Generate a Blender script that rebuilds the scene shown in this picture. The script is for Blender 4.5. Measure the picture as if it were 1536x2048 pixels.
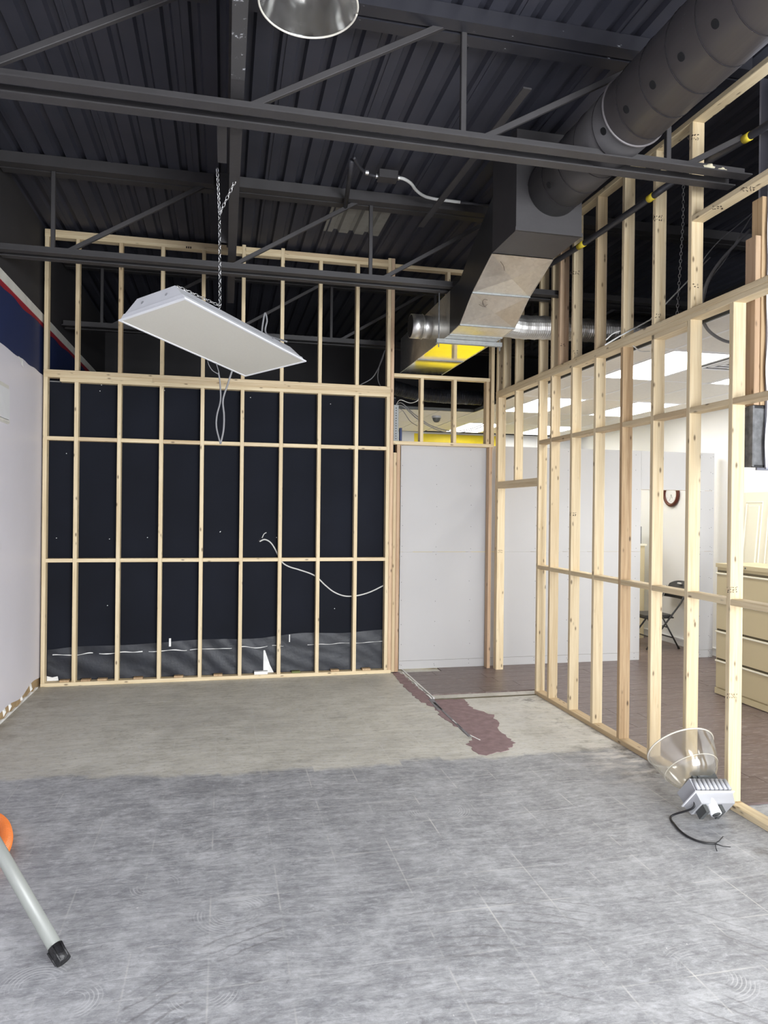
import bpy, bmesh, math, random
from mathutils import Vector, Matrix
random.seed(7)
sc = bpy.context.scene
for o in list(bpy.data.objects): bpy.data.objects.remove(o, do_unlink=True)
COL = sc.collection

# ------------------------------------------------------------------ camera
F, YAW, PITCH, ROLL, H = 1420., .222, -.001, .011, 1.778
_cy, _sy, _cp, _sp = math.cos(YAW), math.sin(YAW), math.cos(PITCH), math.sin(PITCH)
FWD = Vector((_sy*_cp, _cy*_cp, _sp)); RGT = Vector((_cy, -_sy, 0)); UP = RGT.cross(FWD)
CR, SR = math.cos(ROLL), math.sin(ROLL)
R2 = RGT*CR + UP*SR; U2 = UP*CR - RGT*SR
CAM = Vector((0, 0, H))
cd = bpy.data.cameras.new('camera'); cam = bpy.data.objects.new('camera', cd); COL.objects.link(cam)
cd.sensor_fit = 'VERTICAL'; cd.sensor_height = 36; cd.lens = F/2048*36; cd.clip_end = 100; cd.clip_start = .05
M = Matrix.Identity(4)
for i in range(3): M[i][0], M[i][1], M[i][2], M[i][3] = R2[i], U2[i], -FWD[i], CAM[i]
cam.matrix_world = M
sc.camera = cam
def ray(u, v): return FWD + R2*((u-768)/F) - U2*((v-1024)/F)
def at(u, v, X=None, Y=None, Z=None):          # pixel -> point on the plane (wall, floor...) that the thing touches
    d = ray(u, v)
    t = (X-CAM.x)/d.x if X is not None else (Y-CAM.y)/d.y if Y is not None else (Z-CAM.z)/d.z
    return CAM + d*t

# ------------------------------------------------------------------ world, light, exposure
w = bpy.data.worlds.new('world'); sc.world = w; w.use_nodes = True
bg = w.node_tree.nodes['Background']; bg.inputs[0].default_value = (.72, .82, 1, 1); bg.inputs[1].default_value = 1.0
sc.view_settings.view_transform = 'Standard'; sc.view_settings.look = 'None'
sc.view_settings.gamma = 1; sc.view_settings.use_curve_mapping = False
sc.view_settings.exposure = 0.42
def area(name, loc, target, sx, sy, power, col=(1, 1, 1)):
    l = bpy.data.lights.new(name, 'AREA'); l.shape = 'RECTANGLE'; l.size = sx; l.size_y = sy; l.energy = power; l.color = col
    o = bpy.data.objects.new(name, l); COL.objects.link(o); o.location = loc
    o.rotation_euler = (Vector(target)-Vector(loc)).to_track_quat('-Z', 'Y').to_euler(); return o
area('assumed_window_light', (2.9, -3.85, 1.75), (2.0, 5, 1.4), 4.2, 2.5, 700, (.94, .97, 1))  # area light added out of view as daylight; the window is assumed
for i, (x, y) in enumerate(((1.9, -.4), (4.3, -.4), (1.9, -2.4), (3.4, -2.4))):
    area('added_overhead_light', (x, y, 3.05), (x, y, 0), .6, 1.2, 62, (1, .98, .95))  # bodiless area lights added out of view; ceiling lamps here are only assumed

# ------------------------------------------------------------------ materials
MAT = {}
class NT:
    def __init__(s, name):
        s.m = bpy.data.materials.new(name); s.m.use_nodes = True; s.t = s.m.node_tree; s.n = s.t.nodes; s.l = s.t.links
        s.b = s.n['Principled BSDF']; MAT[name] = s.m
    def add(s, typ, **k):
        nd = s.n.new(typ)
        for a, b in k.items(): setattr(nd, a, b)
        return nd
    def put(s, sock, v):
        if hasattr(v, 'is_linked') or isinstance(v, bpy.types.NodeSocket): s.l.new(v, sock)
        elif isinstance(v, (tuple, list)) and len(v) == 3 and sock.type == 'RGBA': sock.default_value = (*v, 1)
        else: sock.default_value = v
    def coord(s, kind='Object'): return s.add('ShaderNodeTexCoord').outputs[kind]
    def mapping(s, vec, scale=(1, 1, 1), rot=(0, 0, 0), loc=(0, 0, 0)):
        nd = s.add('ShaderNodeMapping'); s.l.new(vec, nd.inputs[0]); s.put(nd.inputs['Scale'], scale); s.put(nd.inputs['Rotation'], rot); s.put(nd.inputs['Location'], loc); return nd.outputs[0]
    def noise(s, vec, scale, detail=4, rough=.55, dist=0):
        nd = s.add('ShaderNodeTexNoise'); s.l.new(vec, nd.inputs['Vector']); nd.inputs['Scale'].default_value = scale; nd.inputs['Detail'].default_value = detail; nd.inputs['Roughness'].default_value = rough; nd.inputs['Distortion'].default_value = dist
        return nd.outputs[0]
    def ramp(s, fac, stops):
        nd = s.add('ShaderNodeValToRGB'); s.l.new(fac, nd.inputs[0]); e = nd.color_ramp.elements
        while len(e) < len(stops): e.new(.5)
        for q, (p, c) in zip(e, stops): q.position = p; q.color = (*c, 1) if isinstance(c, (tuple, list)) else (c, c, c, 1)
        return nd.outputs[0]
    def mix(s, f, a, b, mode='MIX'):
        nd = s.add('ShaderNodeMix', data_type='RGBA', blend_type=mode); s.put(nd.inputs['Factor'], f); s.put(nd.inputs[6], a); s.put(nd.inputs[7], b); return nd.outputs[2]
    def math(s, op, a, b=None, c=None, clamp=False):
        nd = s.add('ShaderNodeMath', operation=op, use_clamp=clamp); s.put(nd.inputs[0], a)
        if b is not None: s.put(nd.inputs[1], b)
        if c is not None: s.put(nd.inputs[2], c)
        return nd.outputs[0]
    def sstep(s, v, a, b, lo=0., hi=1.):
        nd = s.add('ShaderNodeMapRange', interpolation_type='SMOOTHSTEP'); s.put(nd.inputs[0], v)
        for i, q in enumerate((a, b, lo, hi)): nd.inputs[1+i].default_value = q
        return nd.outputs[0]
    def sep(s, vec):
        nd = s.add('ShaderNodeSeparateXYZ'); s.l.new(vec, nd.inputs[0]); return nd.outputs
    def bump(s, hgt, strength=.2, dist=.01):
        nd = s.add('ShaderNodeBump'); s.l.new(hgt, nd.inputs['Height']); nd.inputs['Strength'].default_value = strength; nd.inputs['Distance'].default_value = dist; s.l.new(nd.outputs[0], s.b.inputs['Normal'])
    def rnd(s): return s.add('ShaderNodeObjectInfo').outputs['Random']
    def base(s, c): s.put(s.b.inputs['Base Color'], c)
    def rough(s, r): s.put(s.b.inputs['Roughness'], r)
def srgb(r, g, b):
    f = lambda c: (c/255/12.92) if c/255 <= .04045 else ((c/255+.055)/1.055)**2.4
    return (f(r), f(g), f(b))
def plain(name, c, r=.6, metal=0., var=.12, scale=9., bump=0., bscale=60., spec=None):
    m = NT(name); co = m.coord(); n = m.noise(co, scale, 5)
    a = tuple(max(0, x*(1-var)) for x in c); b = tuple(min(1, x*(1+var)) for x in c)
    m.base(m.ramp(n, [(.3, a), (.7, b)])); m.rough(r); m.b.inputs['Metallic'].default_value = metal
    if bump: m.bump(m.noise(co, bscale, 3), bump)
    if spec is not None: m.b.inputs['Specular IOR Level'].default_value = spec
    return m.m
def glow(name, c, s):
    m = NT(name); m.base(c); m.put(m.b.inputs['Emission Color'], c); m.b.inputs['Emission Strength'].default_value = s; return m.m

def wood(name, pale, tan, dark):
    m = NT(name); co = m.coord(); r = m.rnd()
    off = m.add('ShaderNodeCombineXYZ')
    m.put(off.inputs[0], m.math('MULTIPLY', r, 7.)); m.put(off.inputs[1], m.math('MULTIPLY', r, 13.)); m.put(off.inputs[2], m.math('MULTIPLY', r, 29.))
    va = m.add('ShaderNodeVectorMath', operation='ADD'); m.l.new(co, va.inputs[0]); m.l.new(off.outputs[0], va.inputs[1]); v = va.outputs[0]
    g = m.noise(m.mapping(v, (30, 30, 1.1)), 1.6, 5, .6, .6)
    g2 = m.noise(m.mapping(v, (110, 110, 3)), 1, 3)
    c = m.ramp(g, [(.30, tan), (.62, pale)])
    c = m.mix(m.ramp(g2, [(.48, 0), (.72, .3)]), c, tan)
    tone = m.mix(m.ramp(r, [(0, 0.), (.78, .25), (.9, .8), (1, 1.)]), c, m.mix(.5, c, dark))
    vo = m.add('ShaderNodeTexVoronoi'); m.l.new(m.mapping(v, (20, 20, 8)), vo.inputs['Vector']); vo.inputs['Scale'].default_value = 1
    k = m.ramp(vo.outputs['Distance'], [(.0, .9), (.11, .75), (.17, .2), (.24, 0.)])
    gate = m.ramp(m.noise(m.mapping(v, (9, 9, 2.6)), 1, 1), [(.47, 0), (.52, 1)])
    c = m.mix(m.math('MULTIPLY', k, gate), tone, tuple(x*.35 for x in dark))
    m.base(c); m.rough(.62); m.bump(g, .08, .003)
    return m.m
WOOD = wood('spruce_lumber', srgb(232, 215, 180), srgb(210, 187, 146), srgb(160, 126, 88))
WOODR = wood('reddish_lumber', srgb(216, 188, 156), srgb(190, 156, 122), srgb(140, 104, 76))
WOODD = wood('weathered_lumber', srgb(205, 178, 140), srgb(172, 140, 102), srgb(110, 80, 55))

def concrete():
    m = NT('ground_concrete'); co = m.coord(); x, y, z = m.sep(co)
    wp = m.add('ShaderNodeTexNoise'); m.l.new(co, wp.inputs['Vector']); wp.inputs['Scale'].default_value = .8; wp.inputs['Detail'].default_value = 2
    ws_ = m.add('ShaderNodeVectorMath', operation='MULTIPLY_ADD'); m.l.new(wp.outputs['Color'], ws_.inputs[0]); ws_.inputs[1].default_value = (.28, .28, 0); m.l.new(co, ws_.inputs[2]); cw = ws_.outputs[0]
    big = m.noise(co, .9, 5, .6); mid = m.noise(co, 4.2, 8, .68)
    st = m.noise(m.mapping(cw, (1.1, 9, 1), (0, 0, .22)), 2.4, 8, .72, .4)
    fine = m.noise(m.mapping(cw, (7, 30, 1), (0, 0, .2)), 2.2, 8, .8)
    blot = m.noise(m.mapping(cw, (1, 1.7, 1), (0, 0, .2)), 17, 12, .85, .5)
    near = m.ramp(st, [(.30, srgb(112, 114, 119)), (.5, srgb(156, 158, 161)), (.70, srgb(198, 200, 202))])
    near = m.mix(.55, near, m.ramp(mid, [(.28, srgb(104, 106, 112)), (.5, srgb(154, 155, 158)), (.72, srgb(208, 209, 211))]))
    far = m.ramp(st, [(.28, srgb(160, 157, 146)), (.5, srgb(204, 201, 189)), (.74, srgb(232, 230, 222))])
    far = m.mix(.5, far, m.ramp(mid, [(.28, srgb(158, 155, 144)), (.5, srgb(202, 199, 187)), (.72, srgb(228, 225, 216))]))
    # border of the ground strip
    wn = m.add('ShaderNodeTexWhiteNoise', noise_dimensions='1D'); m.put(wn.inputs['W'], m.math('FLOOR', m.math('DIVIDE', x, .31)))
    yb = m.math('ADD', y, m.math('MULTIPLY', m.math('SUBTRACT', m.noise(co, 7, 6, .7), .5), .22))
    yb = m.math('ADD', yb, m.math('MULTIPLY', wn.outputs['Value'], .07))
    yb = m.math('SUBTRACT', yb, m.math('MULTIPLY', m.sstep(x, -1.05, -.8), -.10))
    yb = m.math('ADD', yb, m.math('MULTIPLY', m.sstep(x, -.35, -.5), -.08))
    zone = m.sstep(yb, 4.96, 5.05)
    rt = m.math('MULTIPLY', m.sstep(x, 1.9, 2.25), m.sstep(mid, .35, .6))
    c = m.mix(zone, near, far)
    c = m.mix(m.math('MULTIPLY', m.math('MULTIPLY', zone, rt), .6), c, srgb(214, 212, 206))
    c = m.mix(m.ramp(blot, [(.5, 0.), (.66, .7)]), c, srgb(208, 210, 214))
    c = m.mix(m.ramp(blot, [(.34, .6), (.47, 0.)]), c, srgb(88, 88, 93))
    c = m.mix(m.ramp(fine, [(.55, 0.), (.70, .6)]), c, srgb(216, 217, 220))
    c = m.mix(m.ramp(fine, [(.30, .6), (.44, 0.)]), c, srgb(92, 92, 98))
    for rot, sx, sy, lo in ((.38, 1.3, 75, .63), (-.12, 1.0, 95, .64), (.9, 1.2, 80, .67), (.2, 2.2, 130, .62)):
        scr = m.noise(m.mapping(cw, (sx, sy, 1), (0, 0, rot)), 1.0, 4, .7)
        c = m.mix(m.ramp(scr, [(lo, 0.), (lo+.05, .42)]), c, srgb(222, 223, 224))
        c = m.mix(m.ramp(scr, [(.97-lo-.04, .45), (.97-lo, 0.)]), c, srgb(86, 86, 90))
    dx = m.math('SUBTRACT', x, .75); dy = m.math('SUBTRACT', y, 1.35)
    d = m.math('SQRT', m.math('ADD', m.math('MULTIPLY', dx, dx), m.math('MULTIPLY', dy, dy)))
    arc = m.sstep(m.math('SINE', m.math('ADD', m.math('MULTIPLY', d, 95.), m.math('MULTIPLY', mid, 9.))), .75, 1.)
    arc = m.math('MULTIPLY', m.math('MULTIPLY', arc, m.sstep(d, 2.3, 1.7)), m.ramp(m.noise(co, 2.6, 3), [(.48, 0), (.62, .45)]))
    c = m.mix(arc, c, srgb(100, 98, 98))
    # ghost of old floor tiles
    for axis, s0 in ((x, .305), (y, .305)):
        fr = m.math('ABSOLUTE', m.math('SUBTRACT', m.math('FRACT', m.math('ADD', m.math('DIVIDE', axis, s0), 40.13)), .5))
        ln = m.sstep(fr, .483, .494)
        gate = m.math('MULTIPLY', m.ramp(m.noise(co, 2.4, 4, .7), [(.46, 0), (.62, .6)]), m.sstep(x, -.6, .8, .45, 1.))
        c = m.mix(m.math('MULTIPLY', ln, gate), c, srgb(214, 213, 208))
    # white residue by the framed wall
    res = m.math('MULTIPLY', m.sstep(x, 2.2, 2.9), m.ramp(m.noise(m.mapping(co, (1, 3.5, 1), (0, 0, .25)), 3.3, 7, .7), [(.47, 0), (.62, .8)]))
    res = m.math('MULTIPLY', res, m.sstep(y, 3.9, 4.6))
    c = m.mix(res, c, srgb(232, 228, 222))
    drk = m.math('MULTIPLY', m.sstep(x, 2.35, 2.95), m.ramp(m.noise(co, 5.2, 6, .7), [(.53, 0), (.66, .75)]))
    c = m.mix(drk, c, srgb(92, 88, 82))
    dl = m.math('MULTIPLY', m.sstep(x, -.9, -1.7), m.ramp(m.noise(co, 4.2, 6, .7), [(.4, 0), (.68, .6)]))
    c = m.mix(m.math('MULTIPLY', dl, zone), c, srgb(112, 98, 78))
    # swirl marks of the grinder
    for cx, cy, r0, ph in ((-.66, 2.86, .16, 0), (-.52, 2.74, .13, 2), (-.05, 2.70, .16, 1), (.06, 3.2, .2, 3), (1.86, 2.40, .2, .5), (1.30, 4.05, .25, 2.2), (-.3, 3.5, .14, 1.2)):
        dx = m.math('SUBTRACT', x, cx); dy = m.math('SUBTRACT', y, cy)
        d = m.math('SQRT', m.math('ADD', m.math('MULTIPLY', dx, dx), m.math('MULTIPLY', dy, dy)))
        rg = m.sstep(m.math('SINE', m.math('MULTIPLY', d, 420.)), .2, .9)
        mask = m.math('MULTIPLY', m.sstep(d, r0, r0*.7), m.sstep(d, r0*.25, r0*.4))
        mask = m.math('MULTIPLY', mask, m.ramp(m.noise(m.mapping(co, (1, 1, 1), (0, 0, 0), (ph, 0, 0)), 6, 2), [(.47, 0), (.6, .55)]))
        c = m.mix(m.math('MULTIPLY', rg, mask), c, srgb(205, 206, 207))
    # cracks and chips
    sp = m.ramp(m.noise(co, 30, 5, .7), [(.68, 0), (.73, .85)])
    c = m.mix(sp, c, srgb(232, 232, 230))
    c = m.mix(m.ramp(big, [(.3, .22), (.5, 0.)]), c, srgb(110, 110, 114))
    m.base(c); m.rough(m.ramp(mid, [(.3, .42), (.7, .68)])); m.bump(m.math('ADD', st, fine), .12, .004)
    return m.m
CONC = concrete()
def deckm():
    m = NT('black_painted_deck'); co = m.coord(); n = m.noise(co, 3, 5)
    m.base(m.ramp(n, [(.3, srgb(50, 52, 62)), (.7, srgb(60, 60, 69))])); m.rough(.55); return m.m
DECK = deckm()
BLK = plain('black_painted_steel', srgb(60, 58, 59), .5, 0, .12, 5, .05)
def scuffed(name, c, lo=.67):
    m = NT(name); co = m.coord(); n = m.noise(m.mapping(co, (9, 11, 18)), 1.2, 7, .75)
    m.base(m.mix(m.ramp(n, [(lo, 0), (lo+.04, 1)]), c, srgb(190, 192, 196))); m.rough(.38); return m.m
CHIP = scuffed('flaking_paint', srgb(70, 69, 70), .585)
SCUFD = scuffed('chipped_black_paint', srgb(44, 44, 50))
SCUF = scuffed('scuffed_black_paint', srgb(98, 94, 95))
BLKW = plain('black_wall_paint', srgb(20, 23, 32), .8, 0, .25, 1.2, spec=.2)
DARK = plain('dark_grey_paint', srgb(48, 46, 48), .75, 0, .1, 2)
HOLE = plain('hole_black', (.004, .004, .005), .9)
SHEET = plain('black_paper', srgb(32, 35, 43), .5, 0, .25, 6, .5, 9)
WHT = plain('white_enamel', srgb(232, 233, 236), .4, 0, .02)
LENS = plain('frosted_lens', srgb(206, 203, 193), .45, 0, .02, 80, .06, 300)
TORN = plain('torn_white_paper', srgb(238, 238, 236), .8)
LAV = plain('lavender_white_wall', srgb(230, 227, 235), .42, 0, .02, 1.5)
BLUE = plain('navy_paint', srgb(28, 44, 88), .55, 0, .06, 3)
RED = plain('red_paint', srgb(150, 28, 44), .6, 0, .12, 14)
TRIM = plain('scuffed_white_trim', srgb(222, 220, 212), .55, 0, .10, 6)
TAN = plain('bare_plaster', srgb(176, 150, 112), .85, 0, .18, 12, .3, 30)
GYP = plain('grey_drywall', srgb(192, 191, 191), .8, 0, .015, 2)
GYPB = plain('blue_grey_drywall', srgb(160, 162, 174), .8, 0, .03, 2)
WALLW = plain('white_wall_paint', srgb(236, 237, 238), .6, 0, .01, 1)
CEIL = plain('ceiling_tile_white', srgb(228, 226, 220), .85, 0, .03, 30, .15, 120)
BEIGE = plain('beige_enamel', srgb(200, 186, 150), .42, 0, .02, 2)
BEIGED = plain('brown_trim_and_gap_shade', srgb(92, 84, 66), .7)  # brown for plinth and floor edge, also painted shade in the drawer gaps
CREAM = plain('cream_door_paint', srgb(238, 233, 212), .45, 0, .01, 2)
CHAIRM = plain('charcoal_metal', srgb(58, 58, 60), .45, 0, .05)
YEL = plain('yellow_paint', srgb(246, 222, 30), .5, 0, .05)
TAPE = plain('yellow_tape', srgb(236, 212, 64), .6, 0, .15, 40)
FOAM = plain('cream_spray_foam', srgb(214, 206, 178), .9, 0, .12, 20, .5, 40)
CABW = plain('white_cable', srgb(214, 214, 210), .5, 0, .05)
CABG = plain('grey_cable', srgb(126, 126, 128), .5, 0, .08)
CABB = plain('black_cable', srgb(34, 34, 36), .5)
PIPE = plain('black_iron_pipe', srgb(58, 58, 63), .42, 0, .12, 8)
WANDM = plain('grey_plastic_tube', srgb(132, 135, 131), .38, 0, .03)
RUB = plain('black_rubber', srgb(26, 26, 28), .5, 0, .3, 30, .5, 50)
ORG = plain('orange_hose_plastic', srgb(226, 120, 40), .45, 0, .06)
BALL = plain('light_grey_casting', srgb(168, 169, 173), .42, 0, .03, 12)
BALLD = plain('dark_grey_casting', srgb(74, 76, 76), .5, 0, .08)
BROWN = plain('brown_clock_wood', srgb(92, 46, 34), .35, 0, .15, 20)
REDP = plain('red_brown_adhesive', srgb(138, 114, 116), .7, 0, .22, 14, .2, 60)
REDG = plain('grey_adhesive', srgb(120, 118, 122), .6, 0, .2, 14)
SCREW = plain('screw_head', srgb(92, 92, 94), .5)
INK = plain('black_ink', srgb(58, 44, 36), .8)
CABF = plain('dark_fabric_box', srgb(128, 128, 128), .7)
GREEN = plain('olive_green', srgb(104, 112, 62), .7)
PATCH = plain('bare_grey_deck', srgb(128, 126, 120), .6, 0, .12, 9)
STEELD = plain('dusty_dark_steel', srgb(118, 119, 120), .65, 0., .35, 22, .3, 40)
SEAM = plain('dark_seam', srgb(40, 38, 40), .8, spec=.1)
ZINC = plain('dull_zinc', srgb(150, 153, 152), .6, 0, .12, 30)
def galv(name, c, r, sp):
    m = NT(name); co = m.coord(); vo = m.add('ShaderNodeTexVoronoi'); m.l.new(co, vo.inputs['Vector']); vo.inputs['Scale'].default_value = sp
    n = m.noise(co, 5, 4)
    cc = m.mix(.5, m.ramp(vo.outputs['Color'], [(.2, tuple(q*.85 for q in c)), (.8, c)]), m.ramp(n, [(.3, tuple(q*.8 for q in c)), (.7, c)]))
    m.base(cc); m.b.inputs['Metallic'].default_value = 1; m.rough(m.ramp(n, [(.3, r*.8), (.7, r*1.3)])); return m.m
GALV = galv('galvanised_sheet', (.88, .87, .83), .34, 40)
GALVS = galv('smooth_galvanised_sheet', (.86, .86, .83), .11, 14)
FOIL = galv('silver_foil', (.78, .77, .74), .42, 12)
CHN = galv('zinc_chain', (.8, .8, .8), .3, 30)
def acrylic():
    m = NT('ribbed_clear_acrylic')
    m.n.remove(m.b); out = m.n['Material Output']
    tr = m.add('ShaderNodeBsdfTransparent'); tr.inputs[0].default_value = (.97, .97, .95, 1)
    gl = m.add('ShaderNodeBsdfGlossy'); gl.inputs['Roughness'].default_value = .12; gl.inputs[0].default_value = (.9, .9, .88, 1)
    df = m.add('ShaderNodeBsdfTranslucent'); df.inputs[0].default_value = (.82, .80, .75, 1)
    lw = m.add('ShaderNodeLayerWeight'); lw.inputs[0].default_value = .35
    a = m.add('ShaderNodeMixShader'); a.inputs[0].default_value = .42; m.l.new(tr.outputs[0], a.inputs[1]); m.l.new(df.outputs[0], a.inputs[2])
    b = m.add('ShaderNodeMixShader'); m.l.new(m.math('MULTIPLY_ADD', lw.outputs['Facing'], .5, .10), b.inputs[0]); m.l.new(a.outputs[0], b.inputs[1]); m.l.new(gl.outputs[0], b.inputs[2])
    m.l.new(b.outputs[0], out.inputs[0]); return m.m
ACR = acrylic()
def lam():
    m = NT('dark_laminate'); co = m.coord(); r = m.rnd()
    off = m.add('ShaderNodeCombineXYZ'); m.put(off.inputs[0], m.math('MULTIPLY', r, 17.)); m.put(off.inputs[1], m.math('MULTIPLY', r, 31.))
    va = m.add('ShaderNodeVectorMath', operation='ADD'); m.l.new(co, va.inputs[0]); m.l.new(off.outputs[0], va.inputs[1]); v = va.outputs[0]
    g = m.noise(m.mapping(v, (2, 26, 1)), 2, 6, .65, .5)
    c = m.ramp(g, [(.25, srgb(84, 69, 66)), (.55, srgb(112, 97, 93)), (.8, srgb(142, 128, 124))])
    c = m.mix(m.ramp(r, [(0, 0.), (1, .35)]), c, srgb(98, 80, 76))
    dust = m.noise(m.mapping(v, (3, 14, 1)), 3, 7, .75)
    c = m.mix(m.ramp(dust, [(.52, 0), (.72, .65)]), c, srgb(186, 176, 172))
    m.base(c); m.rough(m.ramp(g, [(.3, .28), (.7, .45)])); return m.m
LAM = lam()

# ------------------------------------------------------------------ object helpers
def link(name, me, mat, parent=None, loc=(0, 0, 0)):
    o = bpy.data.objects.new(name, me); COL.objects.link(o)
    if mat is not None and not me.materials: me.materials.append(mat)
    loc = Vector(loc)
    if parent is not None:
        o.parent = parent; loc = loc - abs_loc(parent)
    o.location = loc; return o
def abs_loc(o):
    v = Vector(o.location)
    while o.parent: o = o.parent; v += Vector(o.location)
    return v
def tag(o, label=None, cat=None, group=None, kind=None):
    if label: o['label'] = label
    if cat: o['category'] = cat
    if group: o['group'] = group
    if kind: o['kind'] = kind
    return o
def thing(name, label, cat, loc, group=None):
    o = bpy.data.objects.new(name, None); COL.objects.link(o); o.location = loc; o.empty_display_size = .1
    return tag(o, label, cat, group)
def struct(name, loc=(0, 0, 0)):
    o = bpy.data.objects.new(name, None); COL.objects.link(o); o.location = loc; return tag(o, kind='structure')
def mesh(name, verts, faces, smooth=False):
    me = bpy.data.meshes.new(name); me.from_pydata([tuple(v) for v in verts], [], faces); me.validate(); me.update()
    if smooth: me.polygons.foreach_set('use_smooth', [True]*len(me.polygons))
    return me
def poly(name, verts, faces, mat, parent=None, smooth=False):      # world-space vertices, origin moved to their centre
    vs = [Vector(v) for v in verts]
    c = (Vector(map(min, zip(*vs)))+Vector(map(max, zip(*vs))))/2
    return link(name, mesh(name, [v-c for v in vs], faces, smooth), mat, parent, c)
BOXES = {}
def boxmesh(dx, dy, dz, mat, ch):
    key = (round(dx, 4), round(dy, 4), round(dz, 4), mat.name, ch)
    if key in BOXES: return BOXES[key]
    a, b, c = dx/2, dy/2, dz/2; ch = min(ch, a*.45, b*.45)
    if ch > 0: prof = [(-a+ch, -b), (a-ch, -b), (a, -b+ch), (a, b-ch), (a-ch, b), (-a+ch, b), (-a, b-ch), (-a, -b+ch)]
    else: prof = [(-a, -b), (a, -b), (a, b), (-a, b)]
    n = len(prof); V = [(x, y, -c) for x, y in prof]+[(x, y, c) for x, y in prof]
    Fc = [tuple(range(n-1, -1, -1)), tuple(range(n, 2*n))]+[(i, (i+1) % n, n+(i+1) % n, n+i) for i in range(n)]
    me = mesh('box', V, Fc); me.materials.append(mat); BOXES[key] = me; return me
def box(name, x0, x1, y0, y1, z0, z1, mat, parent=None, ch=0.):
    return link(name, boxmesh(x1-x0, y1-y0, z1-z0, mat, ch), mat, parent, ((x0+x1)/2, (y0+y1)/2, (z0+z1)/2))
def lumber(name, p0, p1, wx, wy, side, mat, parent=None, ch=.003):  # long box, local Z runs from p0 to p1; wx is its size along 'side'
    p0, p1 = Vector(p0), Vector(p1); az = (p1-p0).normalized(); ax = (Vector(side)-az*az.dot(Vector(side))).normalized(); ay = az.cross(ax)
    o = link(name, boxmesh(wx, wy, (p1-p0).length, mat, ch), mat, parent, (p0+p1)/2)
    o.rotation_euler = Matrix((ax, ay, az)).transposed().to_euler(); return o
def spline(pts, n=8):                                              # Catmull-Rom through points
    P = [Vector(p) for p in pts]; P = [P[0]*2-P[1]]+P+[P[-1]*2-P[-2]]; out = []
    for i in range(1, len(P)-2):
        a, b, c, d = P[i-1:i+3]
        for k in range(n):
            t = k/n; out.append(.5*((2*b)+(c-a)*t+(2*a-5*b+4*c-d)*t*t+(3*b-a-3*c+d)*t**3))
    return out+[P[-2]]
def tubegeo(path, r, seg=8, cap=True):
    path = [Vector(p) for p in path]; V = []; Fc = []; nrm = None; n = len(path)
    for i, p in enumerate(path):
        t = (path[min(i+1, n-1)]-path[max(i-1, 0)]).normalized()
        if nrm is None: nrm = t.orthogonal().normalized()
        else: nrm = (nrm-t*nrm.dot(t)).normalized()
        bn = t.cross(nrm); rr = r(i/(n-1)) if callable(r) else r
        for k in range(seg):
            a = 2*math.pi*k/seg; V.append(p+(nrm*math.cos(a)+bn*math.sin(a))*rr)
    for i in range(n-1):
        for k in range(seg): Fc.append((i*seg+k, i*seg+(k+1) % seg, (i+1)*seg+(k+1) % seg, (i+1)*seg+k))
    if cap: Fc += [tuple(range(seg-1, -1, -1)), tuple(range((n-1)*seg, n*seg))]
    return V, Fc
def tube(name, path, r, mat, parent=None, seg=8, cap=True):
    V, Fc = tubegeo(path, r, seg, cap); return poly(name, V, Fc, mat, parent, True)
def lathe(name, prof, org, axis, mat, parent=None, seg=48, ref=None, rib=0.):  # profile of (radius, height along axis)
    az = Vector(axis).normalized(); ax = (Vector(ref)-az*az.dot(Vector(ref))).normalized() if ref else az.orthogonal().normalized(); ay = az.cross(ax); V = []; Fc = []
    for r, h in prof:
        for k in range(seg):
            a = 2*math.pi*k/seg; rr = r+(rib if k % 2 else -rib)
            V.append(Vector(org)+az*h+(ax*math.cos(a)+ay*math.sin(a))*rr)
    for i in range(len(prof)-1):
        for k in range(seg): Fc.append((i*seg+k, i*seg+(k+1) % seg, (i+1)*seg+(k+1) % seg, (i+1)*seg+k))
    return poly(name, V, Fc, mat, parent, True)
def flat(o):
    o.data.polygons.foreach_set('use_smooth', [False]*len(o.data.polygons)); return o
def disc(name, org, axis, r, th, mat, parent=None, seg=24):
    az = Vector(axis).normalized(); return flat(tube(name, [Vector(org), Vector(org)+az*th], r, mat, parent, seg))
def extrude(name, prof, x0, x1, mat, parent=None):                 # (y, z) outline pushed along X
    n = len(prof); V = [(x0, y, z) for y, z in prof]+[(x1, y, z) for y, z in prof]
    Fc = [tuple(range(n)), tuple(range(2*n-1, n-1, -1))]+[(i, n+i, n+(i+1) % n, (i+1) % n) for i in range(n)]
    return poly(name, V, Fc, mat, parent)
def ragged(name, axis, c0, c1, u0, u1, lo, hi, mat, parent=None, n=60):   # upright slab with ragged lower/upper edges; lo/hi are functions of u
    V = []; Fc = []
    for c in (c0, c1):
        for i in range(n+1):
            u = u0+(u1-u0)*i/n
            for z in (lo(u), hi(u)): V.append((c, u, z) if axis == 'x' else (u, c, z))
    m = 2*(n+1)
    for i in range(n):
        a = 2*i
        Fc += [(a, a+2, a+3, a+1), (m+a, m+a+1, m+a+3, m+a+2), (a+1, a+3, m+a+3, m+a+1), (a, m+a, m+a+2, a+2)]
    Fc += [(0, 1, m+1, m), (2*n, m+2*n, m+2*n+1, 2*n+1)]
    return poly(name, V, Fc, mat, parent)
def jag(amp, seed, f=7.):
    rr = random.Random(seed); ph = [(rr.uniform(.5, 3)*f, rr.uniform(0, 6.3), rr.uniform(.3, 1)) for _ in range(6)]
    return lambda u: amp*sum(a*math.sin(k*u+p) for k, p, a in ph)/2.2

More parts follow.
